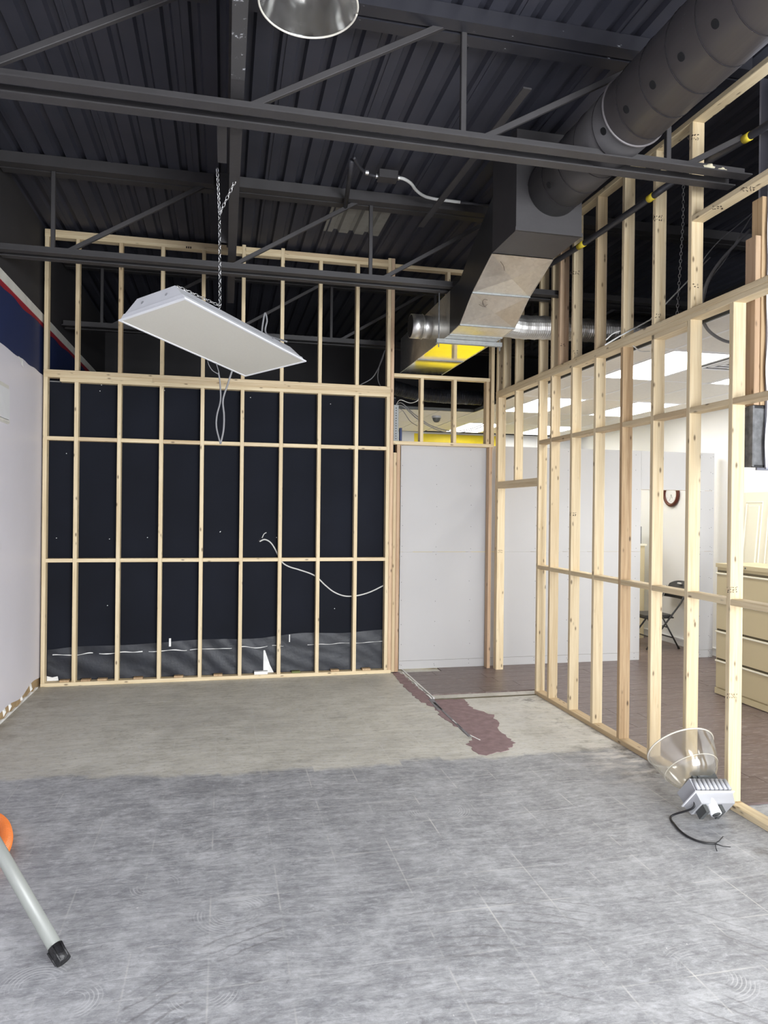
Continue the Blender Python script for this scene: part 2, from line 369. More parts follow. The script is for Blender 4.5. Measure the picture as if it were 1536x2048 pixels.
# ------------------------------------------------------------------ the setting
XL, XR, YF, YB, ZD = -1.77, 6.05, -4.0, 11.5, 4.58
S = .4064
fl = box('floor', XL-.2, XR+.2, YF-.2, YB+.2, -.12, 0, CONC); tag(fl, kind='structure')
fl.data = fl.data.copy()
for v in fl.data.vertices: v.co += fl.location       # object origin at the world origin so that the concrete pattern sits in metres
fl.location = (0, 0, 0)
ro = [(783, 1343), (800, 1345), (830, 1372), (862, 1397), (905, 1398), (930, 1400), (945, 1418), (985, 1430), (1000, 1450), (995, 1458), (1015, 1475), (1028, 1485), (1015, 1500), (970, 1511), (950, 1505), (937, 1490), (945, 1472), (920, 1458), (900, 1445), (880, 1432), (870, 1415), (845, 1405), (820, 1385), (800, 1365)]
pts = [at(u, v, Z=0.) for u, v in ro]; rp = random.Random(3); out = []
for i, p in enumerate(pts):
    q = pts[(i+1) % len(pts)]; k = max(1, int((q-p).length/.035))
    for j in range(k):
        r = p.lerp(q, j/k)
        a = .018 if 0 < i < len(pts)-1 else .004
        out.append((min(r.x+rp.uniform(-a, a), 1.962 if r.y > 6.46 else 9), r.y+rp.uniform(-a, a)))
n = len(out)
poly('adhesive_patch', [(x, y, 0.) for x, y in out]+[(x, y, .003) for x, y in out], [tuple(range(n, 2*n)), tuple(range(n-1, -1, -1))]+[(i, (i+1) % n, n+(i+1) % n, n+i) for i in range(n)], REDP, fl)
for (a, b, wd, mt) in (((868, 1405), (940, 1473), .022, REDG), ((905, 1440), (925, 1458), .012, TORN), ((862, 1398), (880, 1420), .05, REDG), ((940, 1470), (960, 1480), .01, TORN)):
    p, q = at(*a, Z=.004), at(*b, Z=.004); lumber('patch_streak', p, q, wd, .003, (1, 0, 0), mt, fl)
# laminate
lf = struct('floor_laminate', (3.1, 6.0, 0)); rr = random.Random(5)
y = 3.745; row = 0
while y < YB-.05:
    x0 = 1.972 if y > 6.44 else 3.095; x = x0 - rr.uniform(.2, 1.0)
    while x < XR-.04:
        xa, xb = max(x, x0), min(x+1.22, XR-.035); y1 = min(y+.188, YB-.03)
        if xb-xa > .03 and not (y < 7.8 and y1 > 7.66 and xb < 2.9):
            link('plank', boxmesh(round(xb-xa-.002, 3), round(y1-y-.002, 3), .012, LAM, .0), LAM, lf, ((xa+xb)/2, (y+y1)/2, .006))
        x += 1.222
    y += .19
box('edge_strip', 1.955, 1.971, 6.46, 7.68, 0, .016, GALV, lf); box('edge_strip', 1.972, 2.99, 6.425, 6.436, 0, .010, BEIGED, lf)
ragged('caulk', 'x', 1.935, 1.952, 6.47, 7.6, lambda u: 0, lambda u: max(.002, .006+jag(.008, 4, 9)(u)), TORN, lf, 50)

# left wall: ragged vinyl panel below, navy paint, red and white stripe, dark wall above
wl = struct('wall_left', (XL, 4, 0))
box('wall_body', XL-.15, XL-.02, YF, YB, 0, 4.7, DARK, wl)
box('navy_band', XL-.02, XL-.012, YF, YB, 2.95, 3.64, BLUE, wl)
ragged('red_stripe', 'x', XL-.012, XL-.009, YF, YB, lambda u: 3.575+jag(.012, 11, 5)(u), lambda u: 3.625, RED, wl, 220)
box('stripe_board', XL-.02, XL-.004, YF, YB, 3.62, 3.705, TRIM, wl)
jl, jh = jag(.018, 21, 4), jag(.008, 22, 6)
ragged('vinyl_panel', 'x', XL-.02, XL+.0, YF, 7.70, lambda u: .085+jl(u), lambda u: 3.10+jh(u), LAV, wl, 260)
box('plaster_base', XL-.02, XL-.011, YF, 7.70, 0, .2, TAN, wl)
rr = random.Random(9)
for yy in (6.15, 6.45, 6.62, 6.98, 7.3):
    h = rr.uniform(.03, .07); wd = rr.uniform(.03, .07)
    poly('torn_scrap', [(XL-.0105, yy, .10), (XL-.0105, yy+wd, .11), (XL+.012, yy+wd*.5, .10-h), (XL-.0105, yy+wd*.7, .02)], [(0, 1, 2), (0, 2, 3), (1, 3, 2), (0, 3, 1)], TORN, wl)
ragged('caulk', 'x', XL-.012, XL+.004, 3.2, 7.56, lambda u: 0, lambda u: max(.003, .012+jag(.012, 14, 12)(u)), TORN, wl, 160)
poly('torn_flap', [(XL, 6.78, 3.105), (XL, 6.92, 3.10), (XL+.012, 6.9, 3.02), (XL+.002, 6.86, 3.05)], [(0, 1, 2, 3)], TORN, wl)
vb = thing('wall_vent_box', 'small white rectangular box mounted high on the lavender wall', 'wall box', (XL, 6.36, 2.46))
box('back_plate', XL, XL+.012, 6.1, 6.47, 2.47, 2.79, TRIM, vb, .002); box('cover', XL+.012, XL+.03, 6.1, 6.43, 2.50, 2.75, WHT, vb, .004); box('lip', XL+.012, XL+.026, 6.1, 6.45, 2.475, 2.495, TRIM, vb)

# black wall behind the studs
YK = 7.69
wb = struct('wall_back', (0, YK, 0))
box('black_panel', XL, 1.86, YK, YK+.1, .0, 3.04, BLKW, wb)
box('capping', XL, 1.80, YK-.004, YK+.1, 3.04, 3.052, STEELD, wb)
jt = jag(.012, 33, 3); V = []; Fc = []; NX, NZ = 150, 14
def zt(x): return .36+.03*(x+1.7)+jt(x)*.7
for i in range(NX+1):
    x = -1.71+3.46*i/NX
    for k in range(NZ+1):
        z = .04+(zt(x)-.04)*k/NZ
        V.append((x, YK-.003-.010*abs(math.sin(x*9+z*14+2*math.sin(x*3.1)))*abs(math.sin(z*11+x*5)), z))
for i in range(NX):
    for k in range(NZ): a = i*(NZ+1)+k; Fc.append((a, a+NZ+1, a+NZ+2, a+1))
poly('crumpled_sheet', V, Fc, SHEET, wb, True)
j2 = jag(.006, 35, 9)
for a, b, h in ((-1.66, -1.28, .011), (-1.22, -.80, .012), (-.74, -.36, .012), (-.33, .10, .007), (.16, .47, .010), (.52, .64, .006), (.90, 1.36, .006), (1.42, 1.74, .006)):
    ragged('torn_edge', 'y', YK-.016, YK-.013, a, b, lambda u: .295+.011*(u+1.7)+j2(u)-h*.3, lambda u: .295+.011*(u+1.7)+j2(u)+h*.3*(1+.8*math.sin(u*37)), TORN, wb, 30)
for x, z, hh, wd in ((-.54, .35, .085, .02), (.70, .36, .08, .01)): box('torn_edge', x, x+wd, YK-.017, YK-.013, z, z+hh, TORN, wb)
poly('torn_hole', [(.43, YK-.016, .04), (.54, YK-.016, .04), (.50, YK-.016, .12), (.445, YK-.016, .28), (.43, YK-.016, .28)], [(0, 1, 2, 3, 4)], TORN, wb)
poly('torn_hole', [(-1.71, YK-.016, .04), (-1.60, YK-.016, .04), (-1.61, YK-.016, .085), (-1.66, YK-.016, .075), (-1.71, YK-.016, .09)], [(0, 1, 2, 3, 4)], TORN, wb)
rr = random.Random(2)
for u, v in ((200, 782), (329, 781), (133, 907), (501, 795), (661, 808), (113, 1076), (219, 1078), (295, 1075), (215, 1211), (669, 1217), (441, 1063), (203, 770), (553, 1075), (440, 1064), (320, 1095), (230, 1400), (90, 1330)):
    p = at(u, v, Y=YK); disc('screw', (p.x, YK-.004, p.z), (0, 1, 0), .0045, .004, TORN, wb, 8)

# partition of grey drywall, with its doorway
YG = 7.70
gp = struct('wall_partition', (4, YG, 0))
def sheet(x0, x1, z0, z1): box('drywall_sheet', x0+.001, x1-.001, YG, YG+.0127, z0+.0015, z1-.0015, GYP, gp)
for x0, x1 in ((1.925, 2.97), (2.97, 4.925)):
    sheet(x0, x1, .012, .105); sheet(x0, x1, .105, 1.325); sheet(x0, x1, 1.325, 2.545)
sheet(4.925, 5.71, 2.075, 2.545)
for z0, z1 in ((.012, .105), (.105, 1.325), (1.325, 2.075), (2.075, 2.545)): sheet(5.71, 5.94, z0, z1)
for x in (1.95, 2.35, 2.75, 3.16, 3.56, 3.97, 4.4, 4.88): lumber('stud', (x, YG+.0575, .012), (x, YG+.0575, 2.50), .038, .089, (1, 0, 0), WOOD, gp)
for x in (5.73, 5.90): lumber('stud', (x, YG+.0575, .012), (x, YG+.0575, 2.50), .038, .089, (1, 0, 0), WOOD, gp)
lumber('top_plate', (1.925, YG+.0575, 2.519), (5.94, YG+.0575, 2.519), .038, .089, (0, 0, 1), WOOD, gp)
lumber('door_header', (4.925, YG+.0575, 2.095), (5.71, YG+.0575, 2.095), .038, .089, (0, 0, 1), WOOD, gp)
for x0 in (1.945, 2.34, 2.75, 3.16, 3.56, 3.97, 4.75, 4.86, 5.755, 5.88, 5.91):
    for z in (.04, .08, .28, .52, .78, 1.0, 1.28, 1.37, 1.62, 1.85, 2.08, 2.3, 2.5):
        disc('screw', (x0+rr.uniform(-.01, .01), YG-.0012, z+rr.uniform(-.02, .02)), (0, 1, 0), .0042, .002, SCREW, gp, 6)

# office walls
wr = struct('wall_right', (XR, 6, 0))
box('white_wall', XR, XR+.12, YF, YB, 0, 3.12, WALLW, wr); box('dark_wall', XR, XR+.12, YF, YB, 3.12, 4.7, DARK, wr)
bb = struct('baseboard_right', (XR, 8, 0)); box('board', XR-.016, XR, 4.0, YB, .0, .085, WHT, bb, .003); box('cap', XR-.022, XR, 4.0, YB, .085, .105, WHT, bb, .004)
wf = struct('wall_far', (2, YB, 0))
box('white_wall', XL-.2, XR+.2, YB, YB+.12, 0, 3.12, WALLW, wf); box('dark_wall', XL-.2, XR+.2, YB, YB+.12, 3.12, 4.7, DARK, wf)
box('yellow_band', 3.1, 4.7, YB-.004, YB, .1, 3.09, YEL, wf)
wi = struct('wall_inner', (1.84, 9.6, 0)); box('white_wall', 1.80, 1.88, 7.80, YB, 0, 3.06, WALLW, wi)
# unseen front wall behind the camera; its storefront window openings are assumed
ws = struct('wall_front', (2, YF, 0))
box('sill_wall', XL-.2, XR+.2, YF-.15, YF, 0, .35, LAV, ws); box('head_wall', XL-.2, XR+.2, YF-.15, YF, 3.15, 4.7, DARK, ws)
box('side_wall', XL-.2, .8, YF-.15, YF, .35, 3.15, LAV, ws); box('side_wall', 5.8, XR+.2, YF-.15, YF, .35, 3.15, LAV, ws)
for x in (.8, 2.4, 4.1, 5.75): box('assumed_mullion', x, x+.05, YF-.12, YF-.05, .35, 3.15, STEELD, ws)

# corrugated roof deck, sheet by sheet
ce = struct('ceiling', (2, 4, ZD)); PW, PT = .628, .157
prof = []
for k in range(4):
    x = k*PT; prof += [(x, 0), (x+.090, 0), (x+.106, .032), (x+.141, .032)]
prof.append((PW-.0005, 0))
V = [(x, yy, z) for yy in (YF, YB) for x, z in prof]; n = len(prof)
dk = mesh('deck', V, [(i, n+i, n+i+1, i+1) for i in range(n-1)]+[(n-1, 0, 0+n, 2*n-1)][:0]); dk.materials.append(DECK)
lapm = mesh('lap', [(-.004, YF, -.006), (.012, YF, -.006), (.012, YB, -.006), (-.004, YB, -.006), (-.004, YF, .0), (.012, YF, .0), (.012, YB, .0), (-.004, YB, .0)], [(3, 2, 1, 0), (4, 5, 6, 7), (0, 1, 5, 4), (1, 2, 6, 5), (2, 3, 7, 6), (3, 0, 4, 7)]); lapm.materials.append(DECK)
x = -2.2
while x < XR+.1:
    link('deck_panel', dk, DECK, ce, (x, 0, ZD)); link('seam', lapm, DECK, ce, (x+.03, 0, ZD)); x += PW
box('roof_board', XL-.2, XR+.3, YF-.2, YB+.2, ZD+.038, ZD+.1, DARK, ce)
V = [(x, yy, z-.004) for yy in (0, .62) for x, z in prof[0:14]]; n = 14
pp = mesh('bare', V, [(i, n+i, n+i+1, i+1) for i in range(n-1)]); pp.materials.append(PATCH)
link('bare_patch', pp, PATCH, ce, (-2.2+PW*5, 6.45, ZD))

# ------------------------------------------------------------------ framed walls
sw = thing('stud_wall', 'bare wooden stud wall standing in front of the black wall', 'stud wall', (0, 7.634, 0))
Y0, Y1 = 7.59, 7.679; YM = (Y0+Y1)/2
def vst(x, z0, z1, mat=WOOD, name='stud', dy=0): return lumber(name, (x, YM+dy, z0), (x, YM+dy, z1), .038, .089, (1, 0, 0), mat, sw)
def hpl(x0, x1, z, name='plate', mat=WOOD): return lumber(name, (x0, YM, z), (x1, YM, z), .038, .089, (0, 0, 1), mat, sw)
BX = [-1.733]+[-1.446+S*k for k in range(8)]+[1.751]
hpl(-1.752, 1.81, .019, 'bottom_plate')
for i, xx in enumerate(BX):
    vst(xx, .038, 3.034 if i else 3.072)
    if i < 9:
        for z in (1.253, 2.468): hpl(xx+.0195, BX[i+1]-.0195, z, 'blocking')
hpl(-1.752, 1.77, 3.129, 'top_plate'); hpl(-1.752, -.72, 3.091, 'top_plate'); hpl(-.718, 1.77, 3.091, 'top_plate'); hpl(-1.60, 1.77, 3.053, 'top_plate')
ZT = 4.46
for i, xx in enumerate(BX):
    vst(xx, 3.148, 4.555 if i in (5, 6, 9) else ZT)
vst(1.791, .038, 4.555, WOODR)                                          # doubled post
x = -1.752
for xe in (BX[5], BX[6], BX[9]):
    hpl(x, xe-.0195, ZT+.019, 'top_plate'); hpl(x, xe-.0195, ZT+.057, 'top_plate'); x = xe+.0195
hpl(1.811, 2.66, ZT+.019, 'top_plate'); hpl(2.66, 2.985, ZT+.019, 'top_plate')
vst(2.429, 3.92, ZT); vst(2.62, 3.92, ZT)
# opening to the right of the post: jacks, header, cripples
vst(1.832, 0.012, 2.425); vst(1.872, .012, 2.514, WOODR)
hpl(1.811, 2.985, 2.535, 'header'); hpl(1.811, 2.93, 3.279, 'header')
for xx in (2.132, 2.516, 2.906): vst(xx, 2.5545, 3.2595, WOOD, 'cripple')
vst(2.947, 0.012, 2.515, WOODR); vst(2.965, 2.5545, 4.46)
box('steel_stud', 1.815, 1.865, 7.60, 7.66, 2.556, 2.95, ZINC, sw); box('steel_stud_lip', 1.865, 1.868, 7.60, 7.635, 2.556, 2.95, ZINC, sw)
for k in range(13): disc('punched_hole', (1.84, 7.598, 2.58+k*.028), (0, 1, 0), .006, .003, HOLE, sw, 8)
box('blue_box', 1.885, 1.91, 7.60, 7.64, 2.56, 2.70, BLUE, sw, .003)

rw = thing('stud_wall', 'tall open stud wall with doorway along the laminate floor of the office', 'stud wall', (3.044, 5.0, 0))
X0, X1 = 3.0, 3.089; XM = (X0+X1)/2
def rst(yn, z0, z1, mat=WOOD, name='stud'): return lumber(name, (XM, yn+.019, z0), (XM, yn+.019, z1), .038, .089, (0, 1, 0), mat, rw)
def rpl(y0, y1, z, name='plate', mat=WOOD, z1=None): return lumber(name, (XM, y0, z), (XM, y1, z if z1 is None else z1), .038, .089, (0, 0, 1), mat, rw)
RY = [6.44]+[6.171-S*k for k in range(9)]
rpl(RY[7]-.02, 6.478, .019, 'bottom_plate'); rpl(2.6, RY[7]-.022, .019, 'bottom_plate')
mats = [WOOD]*10; mats[4] = WOODD
for i, yy in enumerate(RY):
    rst(yy, .038, 3.07, mats[i])
    if i < 9:
        for z in (1.250, 2.468): rpl(RY[i+1]+.0385, yy-.0005, z, 'blocking')
rpl(2.6, 7.585, 3.126, 'top_plate'); rpl(2.6, 5.2, 3.0885, 'top_plate'); rpl(5.202, 7.585, 3.0885, 'top_plate'); rpl(RY[6]+.04, RY[5]+.03, 3.051, 'top_plate')
# doorway: corner post, header, cripples
rst(7.50, .012, 3.07, WOOD, 'post'); rst(7.542, .012, 3.07, WOOD, 'post')
rpl(6.479, 7.499, 2.105, 'header'); rpl(6.479, 7.499, 2.067, 'header')
rst(7.02, 2.1245, 3.07, WOOD, 'cripple'); 
def ztop(yy): return 4.36+.026*(yy-3.4)
for yy in RY[:7]: rst(yy, 3.145, ztop(yy))
for yy, mt in ((7.02, WOOD), (7.36, WOOD), (7.54, WOOD), (6.02, WOODR)): rst(yy, 3.145, ztop(yy), mt)
rpl(2.6, 7.585, ztop(2.6)+.02, 'top_plate', WOOD, ztop(7.585)+.02)
rpl(2.6, RY[6]-.002, 3.736, 'ledger'); rst(RY[8], 3.145, 3.716); rst(2.62, 3.145, ztop(2.62)); rst(2.62, .038, 3.07)
# grade stamps on the lumber (illegible ink marks)
def stamp(u, v, wpx, hpx, plane, cols, rows, side):
    rs = random.Random(int(u*7+v)); c = at(u, v, **plane)
    e = at(u+wpx/2, v, **plane)-at(u-wpx/2, v, **plane); f = at(u, v+hpx/2, **plane)-at(u, v-hpx/2, **plane); nrm = Vector(side)
    V = []; Fc = []
    for i in range(cols):
        for j in range(rows):
            for q in range(3):
                a = (i+rs.uniform(.0, .6))/cols-.5; b = (j+rs.uniform(.0, .6))/rows-.5; wa, wb_ = rs.uniform(.10, .4)/cols, rs.uniform(.10, .4)/rows; k = len(V)
                for s_, t_ in ((a, b), (a+wa, b), (a+wa, b+wb_), (a, b+wb_)): V.append(c+e*s_+f*t_+nrm*.0012)
                Fc.append((k, k+1, k+2, k+3))
    poly('grade_stamp', V, Fc, INK, rw)
def yn(i): return dict(Y=RY[i])
for u, v, a, b, i, c_, r_ in ((1316, 437, 20, 14, 5, 4, 2), (1387, 275, 24, 14, 6, 4, 2), (1316, 632, 14, 9, 5, 2, 2), (1392, 572, 16, 10, 6, 2, 2), (1150, 546, 18, 10, 2, 4, 2), (1146, 1028, 16, 9, 2, 3, 2), (1464, 1180, 22, 14, 7, 4, 3), (1464, 1392, 22, 11, 7, 5, 2), (1151, 704, 12, 7, 2, 2, 2)): stamp(u, v, a, b, yn(i), c_, r_, (0, -1, 0))
stamp(1125, 690, 12, 7, dict(Y=6.02), 2, 2, (0, -1, 0)); stamp(1000, 1103, 10, 7, dict(Y=7.50), 3, 2, (0, -1, 0))
stamp(1436, 415, 24, 9, dict(Z=3.717), 3, 2, (0, 0, -1)); stamp(1498, 378, 26, 11, dict(Z=3.717), 4, 2, (0, 0, -1))
p = at(378, 495, Y=Y0)
for k in range(3): box('grade_stamp', p.x-.03+k*.02, p.x-.016+k*.02, Y0-.001, Y0, 4.465, 4.485, INK, sw)

# shims and offcuts on the plate
for u, mt in ((128, 0), (171, 0), (204, 0), (276, 0), (357, 0), (436, 0), (522, 1), (592, 2), (670, 0), (733, 0)):
    xx = at(u, 1350, Y=7.6).x; col = (WOODD, TORN, GREEN)[mt]; wd = .045 if mt != 1 else .07
    o = box('wood_shim', xx-wd, xx+wd, 7.585+.02, 7.665, .0385, .0385+(.018 if mt != 1 else .03), col)
    nm = {128: 'leftmost thin wood shim on the bottom plate of the back stud wall', 171: 'second wood shim from the left wall on the bottom plate', 204: 'third wood shim from the left wall on the bottom plate', 276: 'wood shim on the plate, alone in the third bay of the back stud wall', 357: 'wood shim on the plate, alone in the fourth bay of the back stud wall', 436: 'wood shim on the plate left of the torn white opening', 522: 'torn white paper scrap lying on the bottom plate', 592: 'green shim lying on the bottom plate of the back stud wall', 670: 'wood shim on the plate two bays left of the post', 733: 'wood shim on the plate in the bay beside the post'}[u]
    tag(o, nm, 'shim', 'shims on the bottom plate')

# ------------------------------------------------------------------ roof steel
def joist(Y, label, x0, x1, xw=99):
    zb = 3.85 if Y < 5 else 3.80
    t = thing('steel_joist', label, 'joist', (0, Y, zb), 'open web roof joists')
    for a, b, v0 in ((Y-.112, Y-.036, Y-.044), (Y+.036, Y+.106, Y+.098)):
        v1 = v0+.008
        pf = [(a, zb), (b, zb), (v1, zb+.07), (v0, zb+.07), (v0, zb+.008), (a, zb+.008)]
        extrude('bottom_chord', pf, x0, x1, BLK, t)
    for (xa, xb) in ((x0, -.11), (.10, x1)):
        for a, b in ((Y-.1, Y-.012), (Y+.012, Y+.1)): box('top_chord', xa, xb, a, b, ZD-.088, ZD-.002, SCUFD if Y < 5 else BLK, t)
    for k in range(-1, 5):
        xb = .11+1.31*k-(.05 if Y > 5 else 0)
        if xb > min(x1, xw)-.3 or xb < x0: continue
        xt = xb+1.08; dz = ZD-.06-(zb+.06); g = 1 if xt < x1 else (x1-xb)/1.08
        lumber('web_diagonal', (xb, Y-.01, zb+.06), (xb+1.08*g, Y-.01, zb+.06+dz*g), .034, .03, (0, 0, 1), BLK, t)
        if k != 0: lumber('web_post', (xb-.12, Y, zb+.06), (xb-.12, Y, ZD-.03), .032, .032, (1, 0, 0), BLK, t)
        box('filler_plate', xb-.20, xb-.15, Y-.028, Y+.028, zb+.03, zb+.04, BLK, t)
    return t
joist(3.84, 'nearest black open web roof joist passing below the round duct', XL+.0, 3.118)
joist(6.198, 'black open web roof joist crossing in front of the back stud wall', XL+.0, XR, 2.9)
j3 = joist(8.56, 'dim roof joist seen through the studs beyond the back stud wall', XL+.0, XR)
j2 = [o for o in COL.objects if o.name.startswith('steel_joist')][1]
gd = thing('roof_girder', 'black steel girder running lengthwise under the roof deck', 'girder', (.03, 2, 3.93))
box('bottom_flange', .012, .080, YF, 7.56, 3.925, 3.94, BLK, gd); box('web', .04, .055, YF, 7.56, 3.94, 4.5, BLK, gd); box('top_flange', .0, .075, YF, 7.56, 4.5, 4.565, BLK, gd)
box('seat_plate', -.06, -.005, 3.97, 4.52, 3.925, 3.935, BLK, gd); box('stiffener', -.06, .03, 5.9, 5.91, 3.94, 4.5, BLK, gd)
box('scraped_plate', .012, .080, 3.0, 3.62, 3.921, 3.925, CHIP, gd)
tag(lumber('bridging_angle', (1.74, 3.95, 4.31), (1.68, 6.09, 4.31), .055, .01, (1, 0, 0), BLK), 'flat black steel strap bridging two roof joists left of the duct', 'steel strap')

# ------------------------------------------------------------------ air duct
ad = thing('air_duct', 'black painted round duct feeding a boxy galvanised trunk through the back wall', 'air duct', (2.22, 5, 3.4))
CX, CZ, CRD = 2.253, 4.07, .2
def cyl(path_y0, path_y1, r): return [(CX, path_y0, CZ), (CX, path_y1, CZ)]
tube('round_section', cyl(-.6, 3.62, 0), CRD, SCUF, ad, 48); tube('round_section', cyl(3.62, 4.66, 0), CRD-.004, BLK, ad, 48)
hel = [(CX+(CRD+.001)*math.cos(a), .5+3.1*i/560, CZ+(CRD+.001)*math.sin(a)) for i in range(561) for a in (2*math.pi*i/40,)]
tube('spiral_seam', hel, .0022, SEAM, ad, 5)
hel = [(CX+(CRD-.003)*math.cos(a), 3.64+1.0*i/180, CZ+(CRD-.003)*math.sin(a)) for i in range(181) for a in (2*math.pi*i/40,)]
tube('spiral_seam', hel, .0022, SEAM, ad, 5)
ring = [(CX+(CRD+.003)*math.cos(a), 3.625, CZ+(CRD+.003)*math.sin(a)) for a in [2*math.pi*i/64 for i in range(65)]]
tube('coupling_ring', ring, .007, SCUF, ad, 6)
for (u, v) in ((1430, 48), (1362, 114), (1305, 170), (1252, 219), (1206, 263), (1165, 303), (1097, 371)):
    d = ray(u, v); a = d.x**2+d.z**2; b = 2*(d.x*(CAM.x-CX)+d.z*(CAM.z-CZ)); c = (CAM.x-CX)**2+(CAM.z-CZ)**2-(CRD+.001)**2
    t = (-b-math.sqrt(max(0, b*b-4*a*c)))/2/a; p = CAM+d*t; nrm = Vector((p.x-CX, 0, p.z-CZ)).normalized()
    disc('air_hole', p-nrm*.01, nrm, .021, .0108, HOLE, ad, 20)
DX0, DX1 = 1.97, 2.47
box('plenum', DX0, DX1, 4.64, 5.09, 3.75, 4.46, BLK, ad); box('plenum_flange', DX0-.006, DX1+.006, 4.633, 4.645, 3.75, 3.775, BLK, ad)
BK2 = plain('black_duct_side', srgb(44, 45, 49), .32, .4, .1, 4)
pb = [(5.09, 3.745), (5.52, 3.58), (5.83, 3.395), (6.12, 3.38), (7.95, 3.38)]; pt = [(5.09, 4.18), (5.54, 3.965), (5.85, 3.783), (6.12, 3.775), (7.95, 3.77)]
for i in range(4):
    (a, za), (b, zb) = pb[i], pb[i+1]; (a2, za2), (b2, zb2) = pt[i], pt[i+1]
    for nm, x in (('side_panel', DX0), ('side_panel', DX1)):
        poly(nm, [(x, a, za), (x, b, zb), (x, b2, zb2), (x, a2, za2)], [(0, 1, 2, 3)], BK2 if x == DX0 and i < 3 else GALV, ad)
    poly('top_panel', [(DX0, a2, za2), (DX1, a2, za2), (DX1, b2, zb2), (DX0, b2, zb2)], [(0, 1, 2, 3)], GALV, ad)
    n_ = Vector((0, zb-za, -(b-a))).normalized(); cc = Vector(((DX0+DX1)/2, (a+b)/2, (za+zb)/2))+n_*(.028 if i < 2 else .002)
    if i < 3:
        poly('bottom_panel', [(DX0, a, za), (DX1, a, za), (DX1, b, zb), (DX0, b, zb), cc], [(0, 1, 4), (1, 2, 4), (2, 3, 4), (3, 0, 4)], GALV, ad)
        lumber('seam_cleat', (DX0-.004, b, zb-.003), (DX1+.004, b, zb-.003), .012, .02, (0, 0, 1), ZINC, ad)
    else:
        for q0, q1 in ((6.12, 7.2), (7.2, 7.95)):
            poly('bottom_panel', [(DX0, q0, 3.38), (DX1, q0, 3.38), (DX1, q1, 3.38), (DX0, q1, 3.38)], [(0, 1, 2, 3)], GALVS, ad)
        lumber('seam_cleat', (DX0-.004, 7.2, 3.378), (DX1+.004, 7.2, 3.378), .008, .015, (0, 0, 1), ZINC, ad)
    for x in (DX0, DX1): lumber('corner_bead', (x, a, za), (x, b, zb), .008, .008, (1, 0, 0), GALV, ad)
box('hanger_strut', DX0-.07, DX1+.07, 6.28, 6.32, 3.34, 3.378, ZINC, ad); 
for x in (DX0-.05, DX1+.05): tube('hanger_rod', [(x, 6.29, 3.3), (x, 6.29, 3.83)], .006, STEELD, ad, 8)
co_ = [(1.72, 6.95, 3.56), (1.97, 6.75, 3.56)]
tube('take_off_collar', [(1.77, 6.75, 3.60), (1.88, 6.75, 3.60)], .118, GALV, ad, 28); tube('take_off_collar', [(1.87, 6.75, 3.60), (1.972, 6.75, 3.60)], .112, GALV, ad, 28)
ring = [(1.882, 6.75+.119*math.cos(a), 3.60+.119*math.sin(a)) for a in [2*math.pi*i/40 for i in range(41)]]; tube('crimp_ring', ring, .005, GALV, ad, 6)
disc('collar_opening', (1.7685, 6.75, 3.60), (-1, 0, 0), .11, .0005, HOLE, ad)
def onpanel(u, v, i):
    (a, za), (b, zb) = pb[i], pb[i+1]; mm = (zb-za)/(b-a); d = ray(u, v); t = (za-CAM.z+(CAM.y-a)*mm)/(d.z-d.y*mm); return CAM+d*(t-.03)
tube('marker_scribble', spline([onpanel(1001, 523, 0), onpanel(1007, 532, 0), onpanel(1009, 541, 0)], 6), .0018, INK, ad, 5)
tube('marker_scribble', spline([onpanel(975, 600, 1), onpanel(968, 599, 1), onpanel(965, 606, 1), onpanel(969, 612, 1), onpanel(975, 609, 1)], 6), .0018, INK, ad, 5)
tube('marker_scribble', spline([onpanel(958, 609, 1), onpanel(966, 613, 1), onpanel(972, 614, 1)], 6), .0018, INK, ad, 5)
DFLEX = plain('dark_foil', srgb(40, 41, 46), .28, .5, .1)
def flex(name, label, pts, r, mat=FOIL, pitch=.022):
    sp = spline(pts, 24); L = [0]
    for a, b in zip(sp, sp[1:]): L.append(L[-1]+(b-a).length)
    n = int(L[-1]/pitch)*2; path = []; j = 0
    for i in range(n+1):
        s_ = L[-1]*i/n
        while j < len(sp)-2 and L[j+1] < s_: j += 1
        path.append(sp[j].lerp(sp[j+1], (s_-L[j])/max(1e-6, L[j+1]-L[j])))
    V, Fc = tubegeo(path, 1.0, 20, True); seg = 20
    for i, p in enumerate(path):
        rr_ = r*(1.0 if i % 2 else .93)*(1+.02*math.sin(i*.7))
        for k in range(seg): V[i*seg+k] = p+(V[i*seg+k]-p)*rr_
    o = poly(name, V, Fc, mat, None, False); return tag(o, label, 'flexible duct')
flex('flexible_duct', 'silver corrugated flexible duct running right behind the upper studs', [(2.475, 6.2, 3.54), (2.72, 6.29, 3.54), (3.045, 6.325, 3.56), (3.5, 6.38, 3.58), (4.2, 6.5, 3.62), (5.6, 6.7, 3.62)], .112)
flex('flexible_duct', 'thin silver flexible duct lying above the black wall', [(.2, 7.75, 3.105), (.8, 7.75, 3.105), (1.2, 7.75, 3.105), (1.78, 7.75, 3.105)], .052)
flex('flexible_duct', 'dark ribbed flexible duct seen through the opening above the drywall', [(2.0, 8.55, 3.32), (2.35, 8.6, 3.26), (2.8, 8.6, 3.24), (3.4, 8.6, 3.24)], .09, DFLEX)

